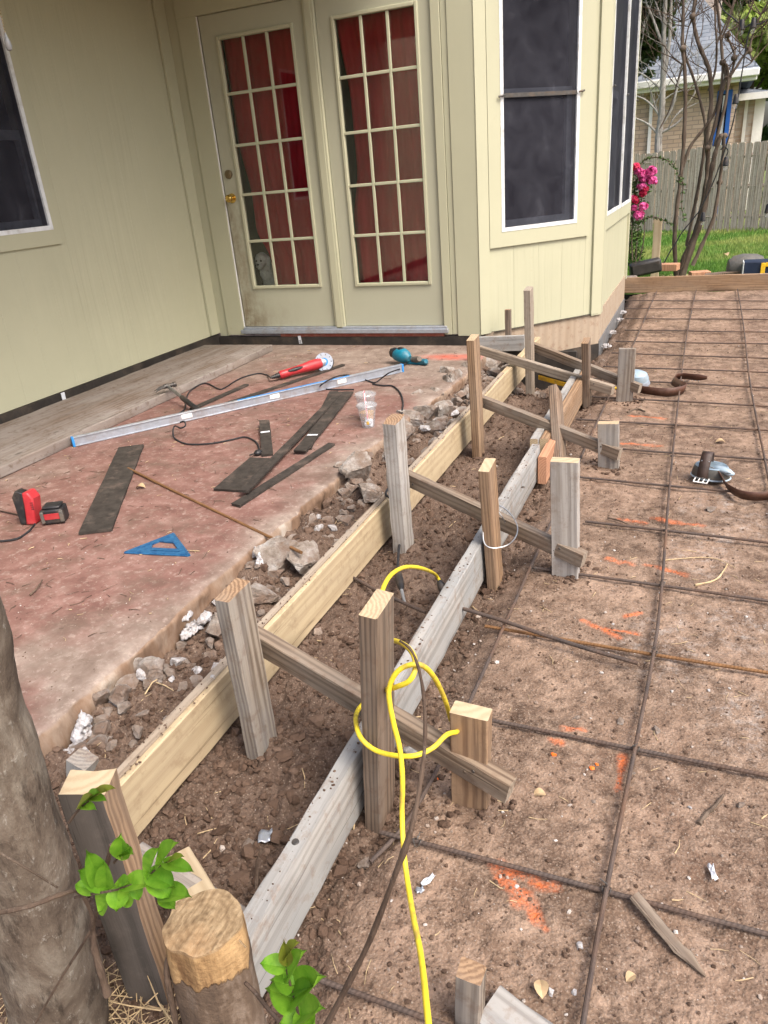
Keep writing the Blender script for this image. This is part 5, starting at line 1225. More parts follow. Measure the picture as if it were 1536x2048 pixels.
# red battery tool
c = Zp(72, 1045, ZD); t = thing('battery_charger', (c.x, c.y, ZD), 'red and black battery tool with a clipped battery pack on the near patio', 'battery tool')
M = T(c.x, c.y, ZD) @ RZ(R(20)) @ RX(R(-6))
g = G(); g.prism([(-.052, .0), (-.028, .0), (-.020, .075), (-.018, .125), (-.045, .135), (-.062, .11)], -.030, .018, M @ RX(R(90))); g.build('rear_shell', M_['black'], t, bevel=.004)
g = G(); g.prism([(-.027, -.001), (.012, -.001), (.016, .055), (.022, .100), (.006, .128), (-.017, .127), (-.019, .075)], -.040, .024, M @ RX(R(90))); g.build('front_shell', M_['red'], t, bevel=.006)
g = G()
for i in range(4): g.box(.008, .0195, -.024, -.0235+.0, .060+i*.008, .064+i*.008, M)
g.build('vent', M_['black'], t)
M2 = T(c.x+.040, c.y+.012, ZD) @ RZ(R(28))
g = G(); g.box(-.002, .082, -.034, .034, .002, .060, M2); g.box(.008, .075, -.028, .028, .060, .072, M2); bt = g.build('battery_pack', M_['black'], t, bevel=.007)
g = G(); g.box(.012, .072, -.0352, -.034, .022, .046, M2); g.build('battery_label', M_['red'], bt, bevel=.001)
for bx_ in ((.0, .012), (.070, .084)):
    g = G(); g.box(bx_[0], bx_[1], -.040, -.030, .01, .055, M2); g.build('battery_clip', M_['padgray'], bt, bevel=.002)
P = cordpath([(70, 1048, ZD+.03), (58, 1062), (35, 1077), (5, 1082), (-40, 1085)]); g = G(); g.tube(P, .004, 8); g.build('power_cord', M_['rubber'], t)
P = cordpath([(38, 1030), (20, 1026), (-20, 1018), (-60, 1016)]); g = G(); g.tube(P, .003, 8); o = g.build('thin_cable', M_['leatherdark']); tag(o, 'thin brown cable entering the patio from the left edge', 'cord')
# ================================================================== YELLOW EXTENSION CORD
def Y3(px, py, y): return Yp(px, py, y)
path = [Zp(884, 1172, .045), Zp(872, 1150, .06), Y3(845, 1137, 1.60), Y3(812, 1134, 1.45), Y3(785, 1147, 1.33), Y3(768, 1172, 1.24), Y3(761, 1205, 1.18), Y3(758, 1245, 1.155), Y3(760, 1272, 1.16), Y3(768, 1284, 1.17),
        Y3(788, 1281, 1.13), Y3(812, 1292, 1.08), Y3(828, 1313, 1.03), Y3(830, 1340, 1.0), Y3(818, 1362, .985), Y3(795, 1373, .99), Y3(778, 1378, 1.02), Y3(762, 1384, 1.14),
        Y3(740, 1395, 1.155), Y3(716, 1420, 1.13), Y3(712, 1445, 1.04), Y3(722, 1476, 1.0), Y3(750, 1500, .99), Y3(790, 1511, .985), Y3(830, 1511, .99), Y3(865, 1496, 1.02), Y3(890, 1472, 1.06), Y3(902, 1466, 1.085),
        Y3(915, 1462, 1.12), Y3(912, 1445, 1.21), Y3(902, 1440, 1.20), Y3(895, 1415, 1.16), Y3(882, 1380, 1.10), Y3(862, 1346, 1.04), Y3(838, 1329, 1.0), Y3(808, 1334, .995), Y3(788, 1352, .99), Y3(778, 1380, .985), Y3(780, 1410, .98),
        Y3(788, 1450, .975), Y3(800, 1500, .965), Y3(805, 1560, .945), Y3(804, 1620, .93), Y3(806, 1680, .90), Y3(813, 1750, .86), Y3(828, 1840, .76), Y3(840, 1900, .70), Y3(848, 1960, .64), Y3(854, 2020, .59), Y3(866, 2130, .52)]
t = thing('yellow_cord', path[-1], 'bright yellow extension cord knotted round the striped stake', 'extension cord')
g = G(); g.tube(spline(path, 7), .0050, 12); g.build('cable', M_['yellow'], t)
a, b = Zp(880, 1166, .05), Zp(888, 1182, .03); g = G(); g.tube([a+(a-b)*.3, a, a.lerp(b, .5), b, b+(b-a)*.8], [.007, .011, .015, .014, .012], 12); g.build('socket_plug', M_['black'], t)
# wire loop on the golden stake
wp = [Y3(966, 1050, 2.05), Y3(968, 1085, 2.02), Y3(985, 1096, 2.03), Y3(1015, 1090, 2.06), Y3(1032, 1072, 2.12), Y3(1034, 1050, 2.17), Y3(1020, 1027, 2.18), Y3(1000, 1012, 2.17), Y3(994, 1018, 2.18), Y3(1005, 1035, 2.18), Y3(1010, 1045, 2.2)]
g = G(); g.tube(spline(wp, 6), .0022, 6); tag(g.build('wire_loop', M_['steel']), 'bent silver wire looped round the golden brown stake and brace', 'wire')
# broom-like yellow tool in the far trench
a, b = Zp(1084, 758, .02), Zp(1133, 772, .02)
t = thing('push_broom', a, 'black and yellow tool head with thin yellow pole lying in the far trench', 'broom')
M = frame(Vector((a.x, a.y, .03)), Vector((b.x, b.y, .03)), (0, 0, 1)); L = (b-a).length
g = G(); g.box(.018, .045, -.045, .02, -.01, L+.02, M); g.build('block', M_['black'], t, bevel=.005)
g = G(); g.box(-.012, .018, -.05, .022, -.012, L+.02, M); g.build('strip', M_['toolyellow'], t, bevel=.004)
c = Zp(1126, 748, .07); g = G(); g.tube([c+Vector((0, 0, -.05)), c], .018, 10); g.lathe([(0, 0), (.032, 0), (.034, .012), (.024, .022), (0, .024)], 7, T(c.x, c.y, c.z-.01) @ RX(R(25))); g.build('clamp', M_['ply_gray'], t, bevel=.003)
a, b = Zp(1135, 766, .04), Zp(1236, 777, .03); g = G(); g.tube([a, b], .008, 8); g.build('pole', M_['toolyellow'], t)
# knee pads with leather straps
def strap(pts, w, label=None, parent=None, mat='leather', holes=False, tilt=None, name='strap', th=.003):
    P = spline(pts, 8); n = len(P); vs = []; fs = []
    for i, p in enumerate(P):
        u = i/(n-1); tl = tilt(u) if tilt else 0
        d = (P[min(i+1, n-1)]-P[max(i-1, 0)]); d.z = 0; d.normalize(); s = Vector((-d.y, d.x, 0))
        up = Vector((0, 0, 1))*math.cos(tl)+s*math.sin(tl); e = w/2*(1 if u < .93 else max(.25, 1-(u-.93)*9))
        vs += [p-up*e, p+up*e]
    for i in range(n-1): fs.append((2*i, 2*i+1, 2*i+3, 2*i+2))
    g = G(); g.add(vs, fs); o = g.build(name, M_[mat], parent); m = o.modifiers.new('s', 'SOLIDIFY'); m.thickness = th; m.offset = 0
    if label: tag(o, label, 'strap')
    return o, P
c = Zp(1268, 772, .02); t = thing('knee_pad', (c.x, c.y, .0), 'pale blue pad with dark leather strap behind the short far stake', 'knee pad')
M = T(c.x+.01, c.y+.03, .02) @ RZ(R(-20)) @ RX(R(12))
g = G(); g.lathe([(0, .085), (.045, .083), (.066, .07), (.075, .045), (.074, .02), (.068, .018), (.066, .04), (.05, .07), (0, .077)], 28, M @ Matrix.Diagonal((1, .75, 1, 1))); g.build('pad_shell', M_['padblue'], t)
g = G(); g.lathe([(.078, .0), (.082, .012), (.076, .03), (.070, .03), (.072, 0)], 28, M @ Matrix.Diagonal((1, .75, 1, 1))); g.build('pad_rim', M_['alu'], t)
pts = [Zp(1278, 778, .03), Zp(1300, 783, .027), Zp(1335, 786, .026), Zp(1362, 781, .028), Zp(1371, 775, .03), Zp(1360, 770, .030), Zp(1347, 762, .028), Zp(1350, 755, .028), Zp(1365, 753, .027), Zp(1390, 756, .025), Zp(1414, 758, .022)]
for p in pts: p.z = .030
strap(pts, .050, None, t, 'leather', tilt=lambda u: -.35+.2*math.sin(u*6))
g = G()
for i in range(7):
    for k in (-1, 1):
        q = Zp(1358+i*6.6, 756+k*3.2+i*.3, .045); g.ell((q.x, q.y-.012, .036+k*.010), (.0026, .002, .0026), None, 6, 4)
g.build('rivet', M_['steel'], t)
c = Zp(1420, 965, .0); t = thing('knee_pad', (c.x, c.y, 0), 'round grey pad with woven strap and silver double buckle on the rebar', 'knee pad')
M = T(c.x, c.y+.02, .018) @ RX(R(6)) @ RZ(R(-12))
D3 = Matrix.Diagonal((1.15, .72, 1, 1))
g = G(); g.lathe([(.062, .0), (.066, .004), (.066, .010), (.060, .045), (.052, .052), (.050, .045), (.056, .012), (.058, .0)], 36, M @ D3); g.build('pad_wall', M_['padgray'], t)
g = G(); g.lathe([(.0665, .001), (.0695, .005), (.0665, .009)], 36, M @ D3); g.lathe([(.050, .052), (.053, .056), (.056, .052)], 36, M @ D3); g.build('pad_rim', M_['padblue'], t)
g = G(); g.ell((.050, -.002, .050), (.040, .018, .012), M @ RZ(R(-18)), 16, 8); g.ell((.072, -.022, .040), (.022, .013, .011), M, 14, 8); g.build('pad_shell', M_['padblue'], t)
# woven strap loop hanging over the rim with the buckle in front
w = .021; g = G(); pr = [(0, .035, .035), (0, .034, .085), (0, .016, .100), (0, -.006, .094), (0, -.030, .068), (0, -.046, .040), (0, -.052, .018)]
pr = spline([M @ (Vector((-.022, 0, 0))+Vector(q)) for q in pr], 6); sx = (M.to_3x3() @ Vector((1, .0, 0))).normalized(); vs = []; fs = []
for p in pr: vs += [p-sx*w, p+sx*w]
for i in range(len(pr)-1): fs.append((2*i, 2*i+1, 2*i+3, 2*i+2))
g.add(vs, fs); o = g.build('woven_strap', M_['leatherdark'], t); s_ = o.modifiers.new('s', 'SOLIDIFY'); s_.thickness = .004
g = G(); bx = M @ T(-.022, -.066, .012) @ RX(R(-4))
for x_ in (-.026, -.009, .009, .026): g.tube([(x_, -.022, 0), (x_, .022, .002)], .0024, 8, bx)
g.tube([(-.026, -.022, 0), (.026, -.022, 0)], .0028, 8, bx); g.tube([(-.026, .022, .002), (.026, .022, .002)], .0024, 8, bx); g.build('buckle', M_['paint_white'], t)
g = G()
for k in (-1, 1):
    q = pr[len(pr)*3//5]+sx*k*.014; g.ell((q.x, q.y-.004, q.z+.003), (.003, .002, .003), None, 8, 5)
g.build('rivet', M_['steel'], t)
pts = [M @ Vector((.0, -.01, .035)), M @ Vector((.04, -.03, .030)), Zp(1455, 973, .03), Zp(1480, 988, .03), Zp(1510, 993, .03), Zp(1545, 990, .03), Zp(1580, 984, .03)]
strap(pts, .042, None, t, 'leather', tilt=lambda u: -.5+.3*u)
# ================================================================== GARDEN
def lz(y): return -.02-.028*np.clip(np.asarray(y, float)-8.05, 0, 10.5)
def lawn():
    nx, ny = 120, 120; xs = np.linspace(-14, 16, nx); ys = 8.06+(60-8.06)*np.linspace(0, 1, ny)**2.2
    X, Y = np.meshgrid(xs, ys); Z = lz(Y)+.012*fbm(X*1.1, Y*1.1, 7)
    m = N('lawn_soil', .95, .1); c = m.ramp(m.noise(1.4, 6, .65), [(.35, (.07, .13, .025)), (.55, (.13, .20, .045)), (.72, (.28, .27, .10))])
    m.fin(c, m.bump(m.noise(40, 4), .6, .02))
    o = npmesh('lawn', np.stack([X, Y, Z], -1).reshape(-1, 3), gridfaces(ny, nx), m.mat); tag(o, kind='structure')
lawn()
def grass():
    n = 62000; y = 8.08+10.2*RNG.random(n)**1.25; x = -1.6+RNG.random(n)*(1.2+.42*y-.9)
    keep = np.hypot((x+.22)*1.1, (y-9.3)) > .20+.1*RNG.random(n); x, y = x[keep], y[keep]; n = len(x)
    z = lz(y); h = (.03+.055*RNG.random(n))*(1+.25*fbm(x*3, y*3, 4)); a = RNG.random(n)*6.283; w = .0022+.0022*RNG.random(n)+.0004*(y-8); l = .6*h*RNG.random(n); b = RNG.random(n)*6.283
    V = np.zeros((n, 4, 3)); dx, dy = np.cos(a)*w, np.sin(a)*w
    V[:, 0] = np.stack([x-dx, y-dy, z], -1); V[:, 1] = np.stack([x+dx, y+dy, z], -1)
    V[:, 2] = np.stack([x+dx*.7+np.cos(b)*l*.4, y+dy*.7+np.sin(b)*l*.4, z+h*.6], -1); V[:, 3] = np.stack([x+np.cos(b)*l, y+np.sin(b)*l, z+h], -1)
    F = (np.arange(n)*4)[:, None]+np.array([[0, 1, 2, 3]])
    o = npmesh('lawn_grass', V.reshape(-1, 3), F, M_['grass'], smooth=False); tag(o, 'bright green lawn with yellowed patches beyond the form board', 'grass', kind='stuff')
grass()
# fence
fa, fb_ = Vector((-1.15, 18.25, 0)), Vector((1.12, 16.95, 0)); fd = (fb_-fa).normalized()
t = thing('wooden_fence', (0, 17.6, -.32), 'weathered grey picket privacy fence at the back of the lawn', 'fence')
rs = random.Random(11); k = 0; pw = .140
for i in range(-16, 32):
    u = i*(pw+.006); p = fa+fd*u; zt = 1.30+.035*u*.4+rs.uniform(-.012, .012); zb = -.31
    M = Matrix(((fd.x, -fd.y, 0, p.x), (fd.y, fd.x, 0, p.y), (0, 0, 1, 0), (0, 0, 0, 1))) @ RY(rs.uniform(-.007, .007)) @ T(0, rs.uniform(-.012, .012), 0)
    g = G(); c = .022; w2 = pw/2-rs.uniform(.003, .009)
    poly = [(-w2, zb), (w2, zb), (w2, zt-c), (w2-c, zt), (-w2+c, zt), (-w2, zt-c)]
    g.prism(poly, -.008, .008, RX(R(90)))
    g.build('picket', M_['picket'], t, M)
g = G()
for z in (.0, .55, 1.1): a, b = fa-fd*2.3, fa+fd*4.6; off = Vector((-fd.y, fd.x, 0))*.03; g.tube([a+off+Vector((0, 0, z)), b+off+Vector((0, 0, z))], .04, 4)
g.build('rail', M_['picket'], t)
# crepe myrtle, several stems
CX = lambda cx, cy: (1240+cx/3.412, cy/3.412)
stems = [([(385, 1885), (372, 1650), (385, 1450), (410, 1250), (430, 1050), (440, 850), (446, 650), (440, 450), (425, 320), (430, 150), (432, -150)], 13, 0),
 ([(400, 1880), (440, 1750), (500, 1620), (552, 1450), (588, 1250), (600, 1080), (592, 950), (603, 850), (622, 700), (612, 500), (580, 400), (530, 280), (500, 110), (525, -80)], 15, .05),
 ([(425, 1885), (490, 1690), (560, 1480), (600, 1300), (632, 1120), (660, 1010), (688, 930)], 17, -.08),
 ([(495, 1810), (560, 1670), (640, 1480), (678, 1250), (700, 1080), (714, 925)], 12, -.14),
 ([(455, 1680), (500, 1450), (530, 1300), (570, 1050), (582, 870), (545, 680), (490, 500), (452, 400), (438, 300)], 10, .12),
 ([(428, 1140), (480, 1000), (570, 880), (640, 780), (682, 640), (702, 450), (690, 290), (742, 150), (800, -60)], 9, .0),
 ([(600, 1010), (650, 850), (690, 650), (722, 510), (702, 420), (692, 300), (680, 180), (652, -80)], 11, -.02),
 ([(715, 530), (765, 500), (830, 400), (880, 335), (905, 240), (962, 100), (1010, 20)], 8, -.05),
 ([(735, 600), (782, 400), (755, 300), (728, 230), (800, 180), (870, 110), (925, -40)], 7, .03),
 ([(645, 1000), (720, 700), (738, 480), (700, 420)], 9, -.05), ([(605, 620), (650, 480), (660, 300), (650, 150), (655, -50)], 7, .1),
 ([(270, 880), (340, 740), (390, 560), (425, 440)], 4, .1), ([(660, 290), (700, 210), (760, 60), (790, -60)], 6, -.1), ([(880, 350), (900, 420), (840, 460)], 5, 0),
 ([(440, 320), (470, 180), (500, 120)], 4, .05), ([(380, 0), (400, 60), (425, 150)], 4, .05)]
YM_ = 9.35
t = thing('crepe_myrtle', (-.22, YM_, -.05), 'multi-stemmed bare crepe myrtle with dark brown stems on the lawn', 'tree')
g = G(); rs = random.Random(8)
for pts, w, dy in stems:
    P = [Yp(*CX(*q), YM_+dy*(1-i*0)) for i, q in enumerate(pts)]; P = spline(P, 5); n = len(P)
    dep = (P[0]-CO).dot(CF)/FPX/3.412; g.tube(P, [w*dep*(1.15-.5*i/n)*(1+.12*math.sin(i*1.7)+rs.uniform(-.05, .05)) for i in range(n)], 10)
for q in [(690, 932), (714, 928), (430, 330), (880, 345), (700, 425), (780, 395), (495, 110), (600, 1010), (680, 1245), (735, 240)]:
    p = Yp(*CX(*q), YM_-.03); g.ell(tuple(p), (.032, .03, .030))
g.build('trunk', M_['bark_stem'], t)
g = G()
def twig(p, d, L, r, dep):
    pts = [p]; 
    for i in range(5): d = (d+Vector((rs.uniform(-.3, .3), rs.uniform(-.3, .3), rs.uniform(-.1, .25)))).normalized(); pts.append(pts[-1]+d*L/5)
    g.tube(pts, [r*(1-i/6) for i in range(6)], 5)
    if dep:
        for i in (2, 3, 4): twig(pts[i], (d+Vector((rs.uniform(-1, 1), rs.uniform(-1, 1), rs.uniform(-.2, .8)))).normalized(), L*.55, r*.6, dep-1)
for i in range(60):
    st = stems[rs.randrange(len(stems))]; q = st[0][rs.randrange(max(1, len(st[0])//2), len(st[0]))]
    if q[1] > 850: continue
    p = Yp(*CX(*q), YM_+st[2]); twig(p, Vector((rs.uniform(-1, 1), rs.uniform(-.6, .6), rs.uniform(.1, 1))).normalized(), rs.uniform(.3, .8), .006, 2)
g.build('twigs', M_['bark_dark'], t)
# leaves
def leafcloud(g_pts, size, seed=1, squash=1.0):
    r = np.random.default_rng(seed); n = len(g_pts); P = np.asarray(g_pts)
    u = r.normal(size=(n, 3)); u /= np.linalg.norm(u, axis=1)[:, None]; v = np.cross(u, r.normal(size=(n, 3))); v /= np.linalg.norm(v, axis=1)[:, None]
    s = (size*(.5+r.random(n)))[:, None]
    V = np.stack([P-u*s, P+v*s*.5, P+u*s, P-v*s*.5], 1).reshape(-1, 3); F = (np.arange(n)*4)[:, None]+np.array([[0, 1, 2, 3]])
    return V, F
def cloudpts(blobs, per, seed):
    r = np.random.default_rng(seed); out = []
    for (c, rad) in blobs:
        n = int(per*rad[0]*rad[1]*rad[2]**.5*10)+5; d = r.normal(size=(n, 3)); d /= np.linalg.norm(d, axis=1)[:, None]; q = r.random(n)**.45
        out.append(np.array(c)+d*q[:, None]*np.array(rad)*(1+.35*fbm(d[:, 0]*2+c[0], d[:, 1]*2+d[:, 2]*1.7, 3)[:, None]))
    return np.concatenate(out)
def tree(x, y, H, rad, mat, label, seed, leaf=.09, dens=140, trunkr=.18, low=.35, bark='bark_stem'):
    t = thing('tree', (x, y, -.3), label, 'tree'); rs = random.Random(seed); g = G()
    g.tube([(x, y, -.3), (x+.1, y, H*.25), (x-.1, y+.1, H*.55), (x+.1, y, H*.9)], [trunkr, trunkr*.8, trunkr*.5, trunkr*.15], 10); blobs = []
    for i in range(26):
        a = rs.random()*6.28; z = H*(low+(1-low)*rs.random()); r_ = rad*(.35+.65*rs.random())*(1-.5*max(0, (z/H-.6)))
        c = (x+r_*math.cos(a)*.75, y+r_*math.sin(a)*.75, z); q = rad*(.22+.22*rs.random()); blobs.append((c, (q, q, q*.7)))
        b0 = (x, y, z*.65); g.tube([b0, ((b0[0]+c[0])/2, (b0[1]+c[1])/2, (b0[2]+c[2])/2+.1), c], [trunkr*.35, trunkr*.2, trunkr*.06], 6)
    g.build('trunk', M_[bark], t)
    V, F = leafcloud(cloudpts(blobs, dens, seed), leaf, seed); npmesh('crown', V, F, M_[mat], t, smooth=False)
tree(-1.9, 24.0, 6.2, 2.0, 'crown_dark', 'dark broad evergreen tree behind the neighbour house at the left', 3, .10, 420)
tree(.8, 29.0, 9.5, 3.6, 'crown_yellow', 'tall yellow-green tree rising over the neighbour roof', 5, .13, 260)
tree(4.6, 27.0, 7.5, 2.6, 'crown_yellow', 'yellow-green tree at the right beyond the fence', 6, .12, 300)
tree(3.2, 31.0, 5.0, 2.4, 'crown_mid', 'mid-green bushy tree right of the neighbour house', 8, .12, 300, low=.1)
tree(-2.6, 33.0, 9.0, 3.8, 'crown_mid', 'big green tree far behind at the left of the chimney', 9, .14, 220)
tree(5.4, 21.5, 3.4, 1.5, 'crown_dark', 'dark shrub-like tree at the right end of the fence', 12, .09, 420, low=.05, trunkr=.08)
# overhanging leafy branches near the top, left of the pale tree
t = thing('tree', (-2.4, 20.0, -.3), 'leafy tree overhanging the roof beside the bay corner', 'tree')
g = G(); g.tube([(-2.9, 20, -.3), (-2.7, 20, 2.5), (-2.3, 19.9, 4.6), (-1.6, 19.8, 5.6)], [.16, .13, .09, .03], 10); g.build('trunk', M_['bark_stem'], t)
bl = []
for (px, py, r) in ((1285, 30, .45), (1300, 70, .40), (1275, 95, .38), (1320, 20, .35), (1262, 60, .5), (1330, 60, .25), (1290, 118, .22), (1270, 140, .2), (1310, 100, .25), (1300, 148, .12), (1270, 0, .6), (1320, -30, .6)): p = Yp(px, py, 19.3); bl.append((tuple(p), (r, r, r*.8)))
V, F = leafcloud(cloudpts(bl, 900, 44), .055, 44); npmesh('crown', V, F, M_['crown_dark'], t, smooth=False)
# bare pale tree
t = thing('bare_tree', (Yp(*CX(262, 960), 18.9).x, 18.9, -.3), 'leafless pale-barked tree standing just behind the fence', 'tree')
g = G(); lb = [([(262, 1100), (262, 960), (272, 860), (285, 760), (292, 600), (298, 400), (300, 200), (312, -40)], 24), ([(265, 925), (235, 890), (180, 840), (95, 803)], 9), ([(270, 790), (230, 735), (170, 680), (98, 650)], 8),
 ([(282, 905), (330, 880), (380, 850), (430, 800)], 10), ([(272, 865), (320, 800), (360, 720), (385, 620), (420, 455), (440, 400)], 10), ([(275, 610), (225, 560), (160, 510), (105, 488)], 6), ([(300, 470), (310, 350), (340, 260), (360, 200)], 9),
 ([(290, 300), (262, 230), (225, 130), (180, 20), (170, -30)], 10), ([(296, 180), (270, 90), (240, 10)], 7), ([(300, 520), (330, 330), (345, 150), (350, -20)], 14), ([(255, 760), (230, 690), (210, 620)], 5), ([(290, 690), (360, 640), (440, 610), (470, 560)], 5),
 ([(330, 870), (390, 780), (470, 730), (560, 690)], 4), ([(230, 570), (180, 600), (120, 590)], 3), ([(235, 700), (290, 640), (340, 600)], 3), ([(225, 520), (190, 450), (140, 420)], 3), ([(430, 620), (520, 600), (570, 540)], 3), ([(445, 410), (500, 380), (560, 350)], 3), ([(180, 20), (140, 10), (110, -10)], 5)]
for pts, w in lb:
    P = spline([Yp(*CX(*q), 18.9) for q in pts], 5); n = len(P); dep = (P[0]-CO).dot(CF)/FPX/3.412; g.tube(P, [w*dep*(1.05-.55*i/n)*(1+.08*math.sin(i*2.3)) for i in range(n)], 10)
g.build('trunk', M_['bark_pale'], t)
g = G(); rs = random.Random(3)
for i in range(26):
    pts, w = lb[rs.randrange(1, len(lb))]; q = pts[rs.randrange(1, len(pts))]; p = Yp(*CX(*q), 18.9)
    twig(p, Vector((rs.uniform(-1, 1), rs.uniform(-.4, .4), rs.uniform(-.2, 1))).normalized(), rs.uniform(.5, 1.1), .010, 2)
g.build('twigs', M_['bark_pale'], t)
# neighbour house
HY = 20.6; nh = thing('neighbour_house', (0, HY, -.3), 'tan brick house with grey shingle roof and white gutter beyond the fence', 'house')
def npart(g, name, mat, parent=None, bevel=0): return g.build(name, M_[mat], parent or nh, bevel=bevel)
X1 = Yp(*CX(800, 700), HY).x; XE = Yp(*CX(945, 545), HY-.5).x; ZE = Yp(*CX(500, 560), HY-.5).z
g = G(); g.box(-7.5, Yp(*CX(650, 800), HY).x, HY, HY+.25, -.3, ZE); g.box(Yp(*CX(752, 800), HY).x, X1, HY, HY+.25, -.3, ZE); g.box(X1-.25, X1, HY+.25, HY+6, -.3, ZE); npart(g, 'brick_wall', 'brick')
g = G(); g.box(Yp(*CX(650, 800), HY).x, Yp(*CX(752, 800), HY).x, HY+.02, HY+.25, 2.45, ZE); npart(g, 'wall_panel', 'brick')
xa, xb = Yp(*CX(650, 800), HY).x, Yp(*CX(752, 800), HY).x
g = G(); g.box(xa, xa+.05, HY-.03, HY+.06, -.3, 2.45); g.box(xb-.09, xb, HY-.03, HY+.06, -.3, 2.45); g.box(xa+.05, xb-.09, HY-.03, HY+.06, 2.38, 2.45); wn = npart(g, 'window', 'bluepaint')
g = G(); g.box(xa+.05, xb-.09, HY+.06, HY+.08, -.3, 2.38); npart(g, 'glass', 'screen', wn)
g = G(); g.box((xa+xb)/2-.03, (xa+xb)/2+.03, HY+.02, HY+.058, -.3, 2.35); npart(g, 'frame', 'paint_white', wn)
g = G(); x_ = Yp(*CX(210, 800), HY).x; g.box(x_-.035, x_+.035, HY-.08, HY-.001, -.3, ZE-.1); npart(g, 'downspout', 'paint_white')
g = G(); g.box(-7.6, XE, HY-.58, HY-.47, ZE-.02, ZE+.13); g.box(-7.6, XE-.03, HY-.47, HY-.40, ZE-.10, ZE+.10); npart(g, 'gutter', 'paint_white', bevel=.02)
g = G(); g.box(-7.5, XE-.05, HY-.40, HY+.05, ZE-.06, ZE-.02); npart(g, 'soffit', 'ceiling')
RZh = ZE+2.35; RX_ = Yp(*CX(470, 300), HY+2.8).x
g = G(); e0, e1 = HY-.55, HY+6.6; g.add([(-7.7, e0, ZE+.10), (XE+.02, e0, ZE+.10), (XE+.02, e1, ZE+.10), (-7.7, e1, ZE+.10), (-7.7, (e0+e1)/2, RZh), (RX_, (e0+e1)/2, RZh)],
   [(0, 1, 5, 4), (1, 2, 5), (2, 3, 4, 5), (0, 4, 3), (0, 3, 2, 1)])
rf = g.build('roof', M_['shingle'], nh)
cc = Yp(*CX(545, 250), HY+3.0); g = G(); g.box(cc.x-.50, cc.x+.45, HY+2.6, HY+3.5, ZE+1.2, cc.z+.95); npart(g, 'chimney', 'brick2', rf)
# second, farther wing
H2 = 23.5; x0, x1 = Yp(*CX(800, 800), H2).x, Yp(*CX(905, 800), H2).x; z2_ = Yp(*CX(900, 650), H2).z
w2 = thing('neighbour_wing', (x0, H2, -.3), 'pale brick wing with small grey roof right of the neighbour house', 'house')
g = G(); g.box(x0-.6, x1, H2, H2+3, -.3, z2_); g.box(x1, x1+.15, H2-.02, H2+3, -.3, z2_); g.build('brick_wall', M_['brick2'], w2)
g = G(); x3 = Yp(*CX(945, 800), H2).x; g.box(x1+.15, x3, H2+.0, H2+.05, .3, z2_-.05); wf = g.build('window', M_['screen'], w2)
g = G(); g.box(x3, x3+.12, H2-.04, H2+.1, -.3, z2_); g.box(x1+.02, x1+.15, H2-.05, H2-.021, -.3, z2_); g.box(x1+.15, x3, H2-.02, H2-.001, 1.2, 1.28); g.build('frame', M_['paint_white'], wf)
g = G(); xc = Yp(*CX(865, 700), H2).x; g.box(xc-.04, xc+.04, H2-.1, H2-.021, -.3, z2_); g.build('downspout', M_['paint_white'], w2)
g = G(); x4 = Yp(*CX(1080, 650), H2).x; zr_ = Yp(*CX(900, 575), H2+1.6).z
g.add([(x0-1.0, H2-.5, z2_), (x4, H2-.5, z2_), (x4, H2+4, z2_), (x0-1, H2+4, z2_), (x0-.2, H2+1.6, zr_), (x4-1.3, H2+1.6, zr_)], [(0, 1, 5, 4), (1, 2, 5), (2, 3, 4, 5), (0, 4, 3), (0, 3, 2, 1)]); g.build('roof', M_['shingle'], w2)
g = G(); g.box(x0-1.0, x4, H2-.55, H2-.505, z2_-.12, z2_+.03); g.build('fascia', M_['paint_white'], w2)
# string lights
cabs = [[(905, 150), (870, 260), (835, 480), (805, 670), (770, 840), (735, 960), (715, 1025), (690, 1100), (650, 1210), (590, 1345), (540, 1440), (485, 1510), (420, 1590), (380, 1660), (340, 1720), (300, 1795)], [(905, 150), (850, 185), (780, 130), (700, 60), (660, -60)], [(1020, 130), (960, 160), (910, 170)]]
t = thing('string_lights', Yp(*CX(715, 1100), 9.15), 'black cable with hanging black bulbs strung down the crepe myrtle', 'string lights')
g = G()
for c in cabs: g.tube(spline([Yp(*CX(*q), 9.18) for q in c], 5), .0065, 6)
g.build('cable', M_['black'], t)
for q in ((830, 178), (910, 165), (790, 683), (722, 1108), (566, 1486), (1008, 1430)):
    p = Yp(*CX(*q), 9.15); g = G(); g.lathe([(0, .055), (.014, .055), (.020, .04), (.026, .0), (.030, -.03), (.026, -.035), (0, -.035)], 12, T(*p)); b = g.build('bulb_socket', M_['black'], t)
    g = G(); g.lathe([(0, -.08), (.014, -.075), (.022, -.055), (.018, -.036), (0, -.036)], 12, T(*p)); g.build('bulb', M_['cupplastic'], b)
p = Yp(*CX(722, 1100), 9.15); g = G(); g.tube(spline([p+Vector((0, 0, .05)), p+Vector((.01, 0, .10)), p+Vector((-.03, 0, .14)), p+Vector((-.06, 0, .11))], 5), .006, 6); g.build('hook', M_['black'], t)
